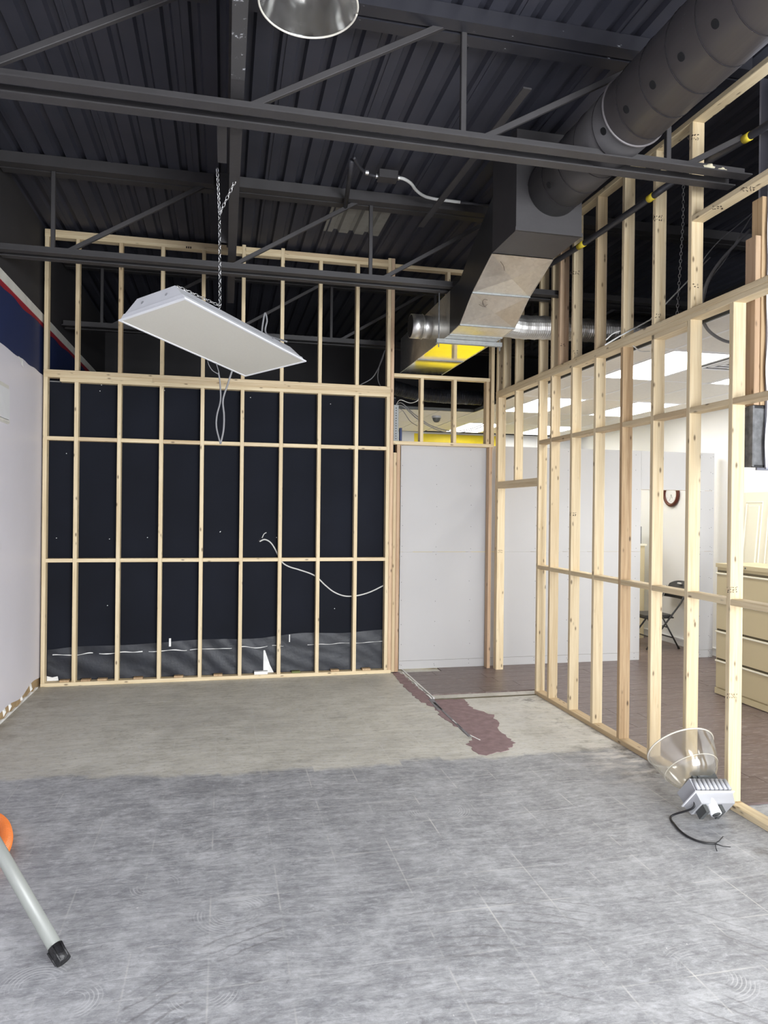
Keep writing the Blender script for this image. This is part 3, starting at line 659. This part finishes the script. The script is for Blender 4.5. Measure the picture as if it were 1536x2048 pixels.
gp_ = thing('gas_pipe', 'long black iron pipe with yellow tape marks in front of the studs', 'pipe', (2.95, 5, 4.05))
a, b, = Vector((3.10, 3.0, 4.05)), Vector((2.75, 7.60, 4.05)); a = Vector((3.135, 2.6, 4.05))
GP = [Vector((3.135, 2.9, 4.05)), at(1536, 250, X=3.125), at(1490, 278, X=3.125), at(1395, 335, X=3.122), Vector((3.0, 4.44, 4.075)), at(1295, 400, X=2.962), Vector((2.93, 5.5, 4.05)), Vector((2.844, 6.46, 4.05)), Vector((2.755, 7.57, 4.05))]
tube('pipe_run', spline(GP, 6), .024, PIPE, gp_, 14)
for q in ((1495, 272), (1305, 397), (1163, 490)):
    t_ = min(range(len(spline(GP, 40))), key=lambda k: abs((lambda P: (P-CAM).normalized().dot(ray(*q).normalized())-1)(spline(GP, 40)[k])))
    sp = spline(GP, 40); k_ = 1
    while (sp[min(t_+k_, len(sp)-1)]-sp[max(t_-k_, 0)]).length < .05: k_ += 1
    tube('tape_mark', [sp[max(t_-k_, 0)], sp[t_], sp[min(t_+k_, len(sp)-1)]], .0265, TAPE, gp_, 14)
for (u, v, r, nm) in ((1412, 338, .04, 'left blob of dried spray foam on the nearest joist'), (1440, 343, .03, 'right smaller blob of dried spray foam on the nearest joist'), (1262, 57, .045, 'blob of dried spray foam beside the round duct on the joist')):
    p = at(u, v, Y=3.82)
    bm = bmesh.new(); bmesh.ops.create_icosphere(bm, subdivisions=3, radius=r)
    for vv in bm.verts: vv.co *= 1+.25*math.sin(vv.co.x*160+vv.co.y*90)*math.cos(vv.co.z*130); vv.co.z *= .6; vv.co.x *= 1.3
    me = bpy.data.meshes.new('foam'); bm.to_mesh(me); bm.free(); me.polygons.foreach_set('use_smooth', [True]*len(me.polygons))
    tag(link('spray_foam', me, FOAM, None, p), nm, 'spray foam', 'spray foam blobs')

# ------------------------------------------------------------------ conduit under the deck
cnd = thing('ceiling_conduit', 'electrical conduit with junction box and pale flexible whip under the roof deck', 'conduit', (1.3, 5.6, 4.5))
Zc = 4.5
q = lambda u, v, z=Zc: at(u, v, Z=z)
tube('conduit_arm', spline([q(708, 315), q(716, 330), q(728, 343), q(742, 350), q(756, 353)], 8), .013, PIPE, cnd, 10)
j0, j1 = q(756, 350), q(790, 352); box('junction_box', j0.x, j1.x+.02, j0.y-.05, j0.y+.05, Zc-.035, Zc+.03, BLK, cnd, .004)
for p in (q(733, 345), q(754, 352)): disc('coupling', p+Vector((-.01, 0, 0)), (1, 0, 0), .02, .025, CHN, cnd, 12)
tube('flexible_whip', spline([q(794, 355), q(808, 358), q(822, 367), q(832, 380), q(848, 392), q(870, 398), q(900, 402), q(925, 405)], 8), .013, CABW, cnd, 10)
disc('whip_connector', q(794, 355)-Vector((.02, 0, 0)), (1, 0, 0), .02, .04, CHN, cnd, 12)
tube('conduit_run', [q(920, 404.5), q(985, 412)], .014, PIPE, cnd, 10)
tube('drop_pipe', [q(703, 322, 4.5), q(700, 350, 4.5), q(690, 418, 4.45)], .02, PIPE, cnd, 10); 

# ------------------------------------------------------------------ hanging light panel
A, B, Cc, D = Vector((-.687, 4.928, 3.007)), Vector((-.246, 4.51, 3.067)), Vector((.598, 5.376, 2.903)), Vector((.157, 5.794, 2.843))
HOUS = plain('white_sheet_housing', srgb(222, 223, 227), .45, 0, .02)
hf = thing('light_panel', 'white flat panel light fixture hanging crooked from a chain', 'light fixture', (-.04, 5.15, 2.95))
ex = (B-A).normalized(); ey = (D-A).normalized(); ez = ex.cross(ey).normalized(); LW, LL = (B-A).length, (D-A).length
if ez.z < 0: ez = -ez
def fp(a, b, c): return A+ex*a+ey*b+ez*c
def fbox(name, a0, a1, b0, b1, c0, c1, mat, tap=0.):
    ta, tb = tap if isinstance(tap, tuple) else (tap, tap)
    V = [fp(a, b, c0) for a, b in ((a0, b0), (a1, b0), (a1, b1), (a0, b1))]+[fp(a, b, c1) for a, b in ((a0+ta, b0+tb), (a1-ta, b0+tb), (a1-ta, b1-tb), (a0+ta, b1-tb))]
    return poly(name, V, [(3, 2, 1, 0), (4, 5, 6, 7), (0, 1, 5, 4), (1, 2, 6, 5), (2, 3, 7, 6), (3, 0, 4, 7)], mat, hf)
fbox('lens', .015, LW-.015, .015, LL-.015, .003, .007, LENS)
for nm, r_ in (('frame_rail', (0, LW, 0, .015)), ('frame_rail', (0, LW, LL-.015, LL)), ('frame_rail', (0, .015, .015, LL-.015)), ('frame_rail', (LW-.015, LW, .015, LL-.015))): fbox(nm, *r_, 0, .009, WHT)
fbox('housing_step', .012, LW-.012, .006, LL-.006, .009, .042, HOUS, (.022, .004)); fbox('housing', .04, LW-.04, .014, LL-.014, .042, .135, HOUS, (.09, .02))
for a in (.2, .42):
    disc('knockout', fp(a, .022, .085), -ey+ez*.2, .011, .002, BALL, hf, 12)
def links(path, pitch=.028, r=.0028, size=(.017, .009)):
    sp = [Vector(p) for p in path]; V = []; Fc = []; i = 0
    for p, q_ in zip(sp, sp[1:]):
        n = max(1, int((q_-p).length/pitch))
        t = (q_-p).normalized(); o1 = t.orthogonal().normalized(); o2 = t.cross(o1)
        for k in range(n):
            c = p.lerp(q_, (k+.5)/n); s_ = o1 if i % 2 else o2; i += 1
            loop = [c+t*size[0]*math.cos(a)+s_*size[1]*math.sin(a) for a in [2*math.pi*m/10 for m in range(11)]]
            v_, f_ = tubegeo(loop, r, 4, False); k0 = len(V); V += v_; Fc += [tuple(w_+k0 for w_ in f__) for f__ in f_]
    return V, Fc
ringp = at(440, 612, Y=4.93); spl = at(439, 428, Y=4.93)
e1 = at(434.5, 336, Z=4.02); e2 = at(470, 362, Z=3.93)
cornerB = fp(LW-.13, .05, .137); midB = fp(LW-.13, .42, .137)
for nm, pth in (('chain', [ringp, spl]), ('chain', [spl, e1]), ('chain', [spl, e2]), ('chain', [cornerB, ringp]), ('chain', [ringp, midB])):
    V, Fc = links(pth); poly(nm, V, Fc, CHN, hf, True)
tube('cable_loop', spline([fp(.52, .95, .11), at(524, 680, Y=5.4), at(529, 628, Y=5.4), at(534, 640, Y=5.4), at(533, 668, Y=5.4), fp(.56, 1.05, .11)], 8), .007, CABG, hf, 8)
pc = thing('power_cable', 'grey twisted power cable hanging below the panel light to the upper rail', 'cable', tuple(at(441, 885, Y=5.55)))
q = lambda u, v: at(u, v, Y=5.55)
tube('strand', spline([q(437, 745), q(440, 765), q(441, 800), q(434, 830), q(433, 855), q(441, 888)], 8), .006, CABG, pc, 8)
tube('strand', spline([q(464, 742), q(455, 770), q(446, 800), q(448, 830), q(447, 860), q(441, 888)], 8), .007, CABG, pc, 8)
tube('loose_loop', spline([q(436, 748), q(424, 740), q(416, 725), q(418, 716), q(430, 722), q(438, 745)], 8), .003, CABG, pc, 6)
wc = thing('wall_cable', 'white cable sagging across the bays of the back stud wall', 'cable', tuple(at(715, 1190, Y=7.65)))
q = lambda u, v: at(u, v, Y=7.684)
tube('sheath', spline([q(519, 1083), q(529, 1079), q(540, 1084), q(549, 1096), q(557, 1112), q(566, 1126), q(580, 1134), q(600, 1140), q(629, 1151), q(650, 1170), q(668, 1184), q(690, 1192), q(715, 1191), q(740, 1184), q(767, 1171)], 6), .0075, CABW, wc, 8)
tube('stripped_wire', spline([q(524, 1076), q(528, 1068), q(533, 1065)], 4), .005, CABW, wc, 6)
tube('stripped_wire', spline([q(523, 1075), q(518, 1080), q(516, 1084)], 4), .003, CABB, wc, 6)

# ------------------------------------------------------------------ high bay lamps with ribbed acrylic reflectors
def highbay(root, org, axis, ref, ballast=True):
    az = Vector(axis).normalized(); org = Vector(org)
    prof = [(.070, .0), (.092, .006), (.118, .022), (.142, .05), (.163, .09), (.181, .14), (.194, .19), (.203, .228), (.206, .235)]
    lathe('reflector', prof, org, axis, ACR, root, 180, ref, .0012)
    rim = []; ax = (Vector(ref)-az*az.dot(Vector(ref))).normalized(); ay = az.cross(ax)
    rim = [org+az*.235+(ax*math.cos(a)+ay*math.sin(a))*.207 for a in [2*math.pi*i/72 for i in range(73)]]
    tube('reflector_rim', rim, .0045, ACR if False else RIMM, root, 8)
    band = [org+az*.09+(ax*math.cos(a)+ay*math.sin(a))*.1635 for a in [2*math.pi*i/72 for i in range(73)]]
    tube('reflector_band', band, .002, RIMM, root, 6)
    lathe('collar', [(.0, -.01), (.06, -.01), (.078, .0), (.078, .016), (.05, .018), (.03, .03), (.0, .03)], org, axis, BALLD, root, 32, ref)
    lathe('lamp_socket', [(.0, .07), (.022, .068), (.026, .05), (.026, .02)], org, axis, BALL, root, 24, ref)
    return az, ax, ay
RIMM = plain('frosted_rim', srgb(206, 202, 190), .3, 0, .03)
hb = thing('high_bay_lamp', 'high bay lamp hanging at the top with its ribbed reflector facing down', 'lamp', (.325, 2.97, 4.3), 'high bay lamps')
az, ax, ay = highbay(hb, (.325, 2.985, 4.135), (0, 0, -1), (1, 0, 0))
box('ballast', .325-.09, .325+.09, 2.985-.08, 2.985+.08, 4.15, 4.38, BALL, hb, .01); tube('hook', [(.325, 2.985, 4.38), (.325, 2.985, ZD-.01)], .01, STEELD, hb, 8)

fb = thing('high_bay_lamp', 'high bay lamp lying on the concrete against the framed wall', 'lamp', (2.72, 3.66, 0), 'high bay lamps')
LA = Vector((.03, .78, .62)).normalized(); LO = Vector((2.780, 3.715, .178))
az, ax, ay = highbay(fb, LO, LA, (1, 0, 0))
# ballast housing, seen end on: two finned halves
def lb(name, a0, a1, b0, b1, c0, c1, mat, ch=.006, tap=0.):
    V = []
    for c, tp in ((c0, 0), (c1, tap)):
        for a, b in ((a0+tp, b0+tp), (a1-tp, b0+tp), (a1-tp, b1-tp), (a0+tp, b1-tp)): V.append(BO+(bx*a+by*b)*1.16+bz*c*.92)
    return poly(name, V, [(3, 2, 1, 0), (4, 5, 6, 7), (0, 1, 5, 4), (1, 2, 6, 5), (2, 3, 7, 6), (3, 0, 4, 7)], mat, fb)
bz = -LA; bx = Vector((1, .0, -.12)); bx = (bx-bz*bx.dot(bz)).normalized(); by = bz.cross(bx)
if by.z < 0: by = -by
BO = LO - LA*.008
lb('neck_bracket', -.065, .065, -.05, .055, -.02, .03, BALLD)
lb('neck_bracket', -.04, .075, .035, .062, -.055, .03, BALLD)
lb('ballast_half', -.11, .11, -.055, .075, .02, .105, BALL, .006, .006)
for k in range(8):
    a = -.092+k*.0263; tube('cooling_fin', [BO+(bx*a+by*.078)*1.16+bz*.026, BO+(bx*a+by*.081)*1.16+bz*.092], .0115, BALL, fb, 10)
lb('seam_flange', -.116, .116, -.062, .08, .105, .112, WHT)
lb('ballast_half', -.108, .108, -.055, .07, .112, .175, BALL, .006, .010)
hubc = BO+bx*-.03+by*.045
tube('mount_stub', [hubc+bz*.10, hubc+bz*.215], .031, WHT, fb, 24); tube('stub_bore', [hubc+bz*.2152, hubc+bz*.2156], .024, BALLD, fb, 24)
for s_ in (-.05, .042): lb('yoke_fork', -.03+s_-.006, -.03+s_+.014, -.02, .05, .12, .225, BALLD)
g = lambda u, v: at(u, v, Z=.008)
tube('power_lead', spline([BO+bx*-.112+by*.03+bz*.10, BO+bx*-.125+by*.0+bz*.15, g(1343, 1632), g(1350, 1650), g(1368, 1668), g(1390, 1680), g(1412, 1686), g(1432, 1687)], 8), .006, CABB, fb, 8)
for e_ in ((1446, 1673), (1461, 1694), (1434, 1702)): tube('stripped_wire', [g(1430, 1687), g((1430+e_[0])/2, (1687+e_[1])/2+2), g(*e_)], .0025, CABB, fb, 6)

# ------------------------------------------------------------------ vacuum wand and hose
vw = thing('vacuum_wand', 'grey vacuum tube with black tip leaning in from the left edge', 'vacuum tube', tuple(at(127, 1925, Z=0)))
tip = at(126, 1921, Z=.030); up_ = at(0, 1702, Y=3.25); dr = (up_-tip).normalized()
tube('tube', [tip+dr*.055, tip+dr*1.25], .0265, WANDM, vw, 28)
tube('tip_sleeve', [tip+dr*-.005, tip+dr*.02, tip+dr*.065], lambda t: .0285-.001*t, RUB, vw, 20)
for k in range(5):
    a = k*1.25; o1 = dr.orthogonal().normalized(); o2 = dr.cross(o1); p = tip+(o1*math.cos(a)+o2*math.sin(a))*.027; tube('torn_tape', [p, p+dr*.06+(o1*math.cos(a+.6)+o2*math.sin(a+.6))*.003], .005, RUB, vw, 6)
hp = spline([at(-160, 1690, Z=.035), at(-70, 1640, Z=.035), at(-22, 1634, Z=.035), at(2, 1645, Z=.035), at(12, 1668, Z=.035), at(8, 1695, Z=.035), at(-14, 1722, Z=.035), at(-80, 1740, Z=.035)], 40)
path = []; L = 0
for a, b in zip(hp, hp[1:]): path.append(a)
V, Fc = tubegeo(path, 1.0, 16, True)
for i, p in enumerate(path):
    r_ = .033 if (i//2) % 2 else .026
    for k in range(16): V[i*16+k] = p+(V[i*16+k]-p)*r_
tag(poly('vacuum_hose', V, Fc, ORG, None, False), 'orange ribbed vacuum hose curling on the floor at the left edge', 'hose')

# ------------------------------------------------------------------ office: ceiling, lights, furniture
TZ = 3.10
cs = struct('ceiling_office', (4.6, 6, TZ))
lights = [(3.52, 4.94), (3.52, 7.6), (4.75, 7.42), (4.75, 4.95), (4.75, 9.9), (3.52, 10.2)]
LX = [3.215+.61*k for k in range(5)]
def occupied(x, yy): return any(abs(x-a) < .2 and abs(yy-b) < .9 for a, b in LIT)
GX = [3.22, 3.50, 4.11, 4.72, 5.33, 5.94, 6.03]; GY = [3.82+1.22*k for k in range(7)]
LIT = [(3.50, GY[1]-.0), (4.72, GY[1]), (3.50, GY[3]), (4.72, GY[3]), (3.50, GY[5]), (4.72, GY[5])]
LITS = {(1, 1), (1, 3), (3, 3), (3, 1), (3, 5), (1, 5)}
names = {(1, 1): 'large bright ceiling panel light nearest the top of the framed wall', (1, 3): 'bright ceiling panel light seen left near the doorway studs', (3, 3): 'bright ceiling panel light above the middle of the office', (3, 1): 'bright ceiling panel light by the air vent at the far right', (3, 5): 'small distant ceiling panel light low on the right beyond the drywall', (1, 5): 'distant ceiling panel light above the yellow wall'}
LIGHTM = glow('lit_diffuser', (1, .98, .93), 9.2)
VENTAT = (2, 1)
for i in range(6):
    for k in range(6):
        x0, x1, y0, y1 = GX[i]+.012, GX[i+1]-.012, GY[k]+.012, GY[k+1]-.012
        if (i, k) in LITS:
            t = thing('ceiling_light', names[(i, k)], 'ceiling light', ((x0+x1)/2, (y0+y1)/2, TZ), 'office ceiling lights')
            box('diffuser', x0+.02, x1-.02, y0+.02, y1-.02, TZ-.002, TZ+.004, LIGHTM, t)
            for q0 in ((x0, x0+.02, y0, y1), (x1-.02, x1, y0, y1), (x0+.02, x1-.02, y0, y0+.02), (x0+.02, x1-.02, y1-.02, y1)): box('frame_rail', *q0, TZ-.006, TZ+.008, WHT, t)
            box('housing', x0, x1, y0, y1, TZ+.008, TZ+.09, WHT, t)
            continue
        if (i, k) == VENTAT:
            t = thing('air_vent', 'square white ceiling air vent between two office ceiling lights', 'vent', ((x0+x1)/2, y0+.3, TZ))
            for n_ in range(4):
                d_ = .02+n_*.062
                for q0 in ((x0+d_, x1-d_, y0+d_, y0+d_+.03), (x0+d_, x1-d_, y0+.586-d_-.03, y0+.586-d_), (x0+d_, x0+d_+.03, y0+d_+.03, y0+.586-d_-.03), (x1-d_-.03, x1-d_, y0+d_+.03, y0+.586-d_-.03)): box('louvre', *q0, TZ-.012+.006*n_, TZ-.006+.006*n_, WHT, t)
            box('backing', x0, x1, y0, y0+.586, TZ+.02, TZ+.03, STEELD, t)
            box('ceiling_tile', x0, x1, y0+.61, y1, TZ, TZ+.015, CEIL, cs); continue
        box('ceiling_tile', x0, x1, y0, y1, TZ, TZ+.015, CEIL, cs)
for x in GX: box('tee_bar', x-.012, x+.012, GY[0], GY[6], TZ-.002, TZ+.03, WHT, cs)
for yy in GY:
    for i in range(6): box('tee_bar', GX[i]+.012, GX[i+1]-.012, yy-.012, yy+.012, TZ-.002, TZ+.03, WHT, cs)
box('edge_channel', 3.19, 3.208, GY[0], 8.82, TZ-.008, TZ+.03, BALLD, cs)
# second stretch of tiles beyond the drywall partition
for i in range(3):
    for k in range(2):
        x0 = 1.82+.46*i; y0 = 8.86+1.22*k; box('ceiling_tile', x0, x0+.45, y0, y0+1.21, TZ, TZ+.015, CEIL, cs)
box('edge_channel', 1.8, 3.2, 8.83, 8.855, TZ-.008, TZ+.03, BALLD, cs)
dm = thing('ceiling_camera', 'small round grey sensor hanging above the drywall by the yellow wall', 'sensor', (2.85, 9.4, TZ))
lathe('dome', [(.0, -.09), (.03, -.085), (.05, -.06), (.055, -.03), (.055, 0)], (2.85, 9.4, TZ-.0), (0, 0, 1), BALLD, dm, 24); lathe('base', [(.065, -.03), (.065, 0.0)], (2.85, 9.4, TZ), (0, 0, 1), BALL, dm, 24)
# wires over the partition
wv = thing('loose_wires', 'loose grey wires draped through the opening above the drywall', 'wires', (2.4, 7.9, 2.6))
q = lambda u, v: at(u, v, Y=7.95)
tube('wire', spline([(1.845, 7.665, 2.95), q(803, 806), q(826, 826), q(860, 850), q(900, 862), q(940, 858), q(975, 844)], 8), .006, CABG, wv, 6)
tube('wire', spline([(1.835, 7.665, 2.94), q(805, 812), q(835, 838), q(870, 858), q(905, 866), q(945, 860), q(975, 848)], 8), .006, CABG, wv, 6)
tube('wire', spline([(1.85, 7.665, 2.95), q(800, 800), q(820, 806), q(834, 802), q(838, 795)], 8), .005, CABW, wv, 6)
tube('wire', spline([(1.86, 7.665, 2.93), q(806, 822), q(820, 842), q(835, 852)], 8), .004, CABG, wv, 6)
w2 = thing('loose_wires', 'thin loose wires hanging down behind the fourth bay of the upper studs', 'wires', tuple(at(760, 740, Y=8.0)))
q = lambda u, v: at(u, v, Y=8.0)
tube('wire', spline([q(770, 700), q(762, 725), q(745, 755), q(720, 770)], 8), .006, CABG, w2, 6); tube('wire', spline([q(769, 702), q(758, 735), q(756, 760), q(766, 782)], 8), .006, CABG, w2, 6)
w3 = thing('armoured_cable', 'grey armoured cable looping down beside the drywall bulkhead', 'cable', tuple(at(1405, 600, Y=4.3)))
q = lambda u, v: at(u, v, Y=4.3)
tube('sheath', spline([q(1500, 460), q(1470, 490), q(1435, 530), q(1412, 570), q(1404, 610), q(1406, 640), q(1420, 664), q(1450, 682), q(1480, 685), q(1502, 677)], 8), .011, CABG, w3, 8)
tube('wire', spline([q(1506, 425), q(1470, 455), q(1440, 480), q(1412, 512), q(1403, 530)], 8), .004, CABG, w3, 6); tube('wire', spline([q(1505, 430), q(1480, 470), q(1450, 520), q(1420, 560), q(1408, 600)], 8), .004, CABG, w3, 6)
V, Fc = links([Vector((at(1366, 445, Y=5.0).x, 5.0, ZD)), at(1366, 445, Y=5.0), at(1358, 570, Y=5.0), at(1354, 630, Y=5.0)]); tag(poly('hanging_chain', V, Fc, CHN, None, True), 'thin slack chain hanging in the dark behind the upper studs', 'chain')
w4 = thing('loose_wires', 'white wire strung diagonally behind the upper studs of the framed wall', 'wires', tuple(at(1300, 640, Y=4.9)))
q = lambda u, v: at(u, v, Y=4.9)
tube('wire', [q(1210, 690), q(1240, 672), q(1300, 640), q(1370, 568), q(1420, 515)], .006, CABW, w4, 6); tube('wire', spline([q(1212, 680), q(1225, 668), q(1240, 662)], 6), .005, CABW, w4, 6)
tube('wire', spline([q(1265, 690), q(1280, 702), q(1300, 703)], 6), .005, CABW, w4, 6)

# bulkhead at the right edge
bk = thing('drywall_bulkhead', 'suspended drywall bulkhead with raw edge and end studs at the right edge', 'bulkhead', (3.3, 3.75, 2.07))
lumber('stud', (3.155, 3.76, 2.45), (3.155, 3.76, 3.48), .038, .089, (1, 0, 0), WOODR, bk); lumber('stud', (3.195, 3.755, 2.45), (3.195, 3.755, 3.72), .038, .089, (1, 0, 0), WOODD, bk)
ragged('drywall', 'y', 3.69, 3.705, 3.205, 4.6, lambda u: 2.06, lambda u: 4.5, GYPB, bk, 4)
jr = jag(.012, 77, 6)
V = []; n = 60
for i in range(n+1):
    z = 2.07+2.4*i/n; V += [(3.198+jr(z)*.7, 3.688, z), (3.212, 3.687, z)]
poly('raw_edge', V, [(2*i, 2*i+1, 2*i+3, 2*i+2) for i in range(n)], TORN, bk)
box('steel_track', 3.135, 3.215, 3.715, 3.80, 2.075, 2.445, STEELD, bk); box('track_end', 3.125, 3.215, 3.71, 3.72, 2.07, 2.085, RUB, bk); box('track_end', 3.125, 3.215, 3.71, 3.72, 2.43, 2.445, RUB, bk); box('track_lip', 3.122, 3.134, 3.708, 3.74, 2.075, 2.445, STEELD, bk)
box('drywall', 3.235, 4.6, 3.80, 3.815, 2.06, 4.5, GYPB, bk)

# file cabinet
fc = thing('file_cabinet', 'beige four drawer lateral file cabinet on the laminate floor', 'cabinet', (5.0, 5.67, .012))
FX, FY0, FY1, FZ = 4.755, 5.20, 6.13, 1.285
box('body', FX+.018, FX+.46, FY0, FY1, .07, FZ-.02, BEIGE, fc, .003); box('plinth', FX+.02, FX+.45, FY0+.005, FY1-.005, .012, .07, BEIGED, fc)
box('top_panel', FX, FX+.47, FY0-.004, FY1+.004, FZ-.02, FZ+.018, BEIGE, fc, .004); box('kick_rail', FX+.003, FX+.018, FY0, FY1, .02, .075, BEIGE, fc)
dh = (FZ-.05-.09)/4
for k in range(4):
    z0 = .09+k*dh; z1 = z0+dh-.022
    d_ = box('drawer', FX, FX+.018, FY0+.018, FY1-.018, z0, z1, BEIGE, fc, .003)
    lumber('pull_lip', (FX-.002, FY0+.02, z1-.008), (FX-.002, FY1-.02, z1-.008), .016, .022, (0, 0, 1), CREAM, d_)
    box('shadow_gap', FX+.016, FX+.0185, FY0+.012, FY1-.012, z1, z1+.022, BEIGED, fc)  # dark strip: shade between the drawers put into the colour
tube('lock', [(FX-.003, 5.72, FZ-.002), (FX+.01, 5.72, FZ-.002)], .008, BALLD, fc, 14)
# door slab leaning on the wall
ds = thing('door_slab', 'cream raised panel door leaning against the white wall behind the cabinet', 'door', (5.9, 6.95, .012))
dl = Vector((.085, 0, 1)).normalized(); dn = Vector((-1, 0, .085)).normalized(); DO = Vector((5.852, 0, .012))
def dbox(name, y0, y1, h0, h1, t0, t1, mat, par=ds, tap=0.):
    V = []
    for t_, tp in ((t0, 0), (t1, tap)):
        for yy, h in ((y0+tp, h0+tp), (y1-tp, h0+tp), (y1-tp, h1-tp), (y0+tp, h1-tp)): V.append(DO+Vector((0, yy, 0))+dl*h+dn*t_)
    return poly(name, V, [(3, 2, 1, 0), (4, 5, 6, 7), (0, 1, 5, 4), (1, 2, 6, 5), (2, 3, 7, 6), (3, 0, 4, 7)], mat, par)
dbox('slab', 6.46, 7.30, 0, 2.035, 0, .035, CREAM)
for (a, b, h0, h1) in ((6.92, 7.19, 1.05, 1.93), (6.57, 6.84, 1.05, 1.93), (6.92, 7.19, .2, .92), (6.57, 6.84, .2, .92)):
    for q0 in ((a, b, h0, h0+.02), (a, b, h1-.02, h1), (a, a+.02, h0+.02, h1-.02), (b-.02, b, h0+.02, h1-.02)): dbox('moulding', *q0, .035, .043, CREAM, ds, .006)
    dbox('raised_panel', a+.045, b-.045, h0+.045, h1-.045, .035, .045, CREAM, ds, .012)
# clock
ck = thing('wall_clock', 'round brown rimmed wall clock on the white wall seen through the doorway', 'clock', (XR, 8.72, 2.03))
CC = Vector((XR-.002, 8.70, 2.055)); CA = (-1, 0, 0)
lathe('rim', [(.165, 0), (.175, .015), (.165, .034), (.145, .042), (.128, .034), (.124, .018)], CC, CA, BROWN, ck, 48); disc('dial', CC, CA, .126, .018, WHT, ck, 48)
for k in range(12):
    a = k*math.pi/6; p = CC+Vector((-.0185, math.sin(a)*.105, math.cos(a)*.105)); lumber('hour_mark', p, p+Vector((0, -math.sin(a)*.016, -math.cos(a)*.016)), .004, .001, (1, 0, 0), INK, ck)
for a, l_, wd in ((math.radians(-205), .06, .006), (math.radians(-160), .09, .004)):
    p = CC+Vector((-.02, 0, 0)); lumber('hand', p, p+Vector((0, -math.sin(a)*l_, math.cos(a)*l_)), .001, wd, (1, 0, 0), CABB, ck)
# folding chair facing left
fcx = thing('folding_chair', 'dark grey metal folding chair by the white wall inside the doorway', 'chair', (5.62, 8.42, .012))
ya, yb = 8.22, 8.66
for yy in (ya, yb):
    tube('leg', [(5.955, yy, .80), (5.86, yy, .62), (5.36, yy, .022)], .0115, CHAIRM, fcx, 10)
    tube('leg', [(5.60, yy+(.02 if yy < 8.4 else -.02), .44), (5.85, yy+(.02 if yy < 8.4 else -.02), .02)], .0105, CHAIRM, fcx, 10)
    tube('foot_cap', [(5.852, yy+(.02 if yy < 8.4 else -.02), .014), (5.84, yy+(.02 if yy < 8.4 else -.02), .045)], .015, RUB, fcx, 10)
V = []; n = 14; bpts = []
for i in range(n+1):
    f_ = i/n; yy = ya+.01+(yb-ya-.02)*f_; cur = .03*math.sin(math.pi*f_); ht = .885-.05*abs(2*f_-1)**3
    for h in (.66, ht):
        X_ = 5.875+(h-.62)*.5+cur
        V += [(X_, yy, h), (X_+.014, yy, h)]
Fc = []
for i in range(n):
    a = 4*i; b = a+4; Fc += [(a, b, b+2, a+2), (a+1, a+3, b+3, b+1), (a+2, b+2, b+3, a+3), (a, a+1, b+1, b)]
Fc += [(0, 2, 3, 1), (4*n, 4*n+1, 4*n+3, 4*n+2)]
poly('backrest', V, Fc, CHAIRM, fcx, True); box('handle_slot', 5.985, 6.005, 8.40, 8.48, .845, .862, TORN, fcx)
box('seat', 5.36, 5.76, ya+.02, yb-.02, .43, .462, CHAIRM, fcx, .012); box('seat_rim', 5.35, 5.77, ya+.012, yb-.012, .418, .432, RUB, fcx, .006)
for z, x in ((.30, 5.685), (.16, 5.765)): tube('cross_bar', [(x, ya+.02, z), (x, yb-.02, z)], .008, CHAIRM, fcx, 8)
tube('cross_bar', [(5.48, ya, .165), (5.48, yb, .165)], .008, CHAIRM, fcx, 8)
# small cupboard with boxes beyond the doorway
sc_ = thing('storage_cabinet', 'beige cabinet just inside the doorway beyond the drywall', 'cabinet', (5.4, 9.3, .012))
box('body', 5.2, 5.86, 9.05, 9.5, .012, 1.33, BEIGE, sc_, .004); box('top', 5.18, 5.88, 9.03, 9.52, 1.33, 1.355, CREAM, sc_, .003); box('door', 5.22, 5.84, 9.035, 9.05, .08, 1.28, BEIGE, sc_, .002)
b1 = box('file_box', 5.3, 5.84, 9.1, 9.4, 1.356, 1.60, CABF, None, .004); tag(b1, 'grey box standing on the beige cabinet beyond the doorway', 'box')
b2 = box('green_folder', 5.3, 5.80, 9.42, 9.45, 1.356, 1.66, GREEN, None, .002); tag(b2, 'green folder standing behind the grey box on the cabinet', 'folder')
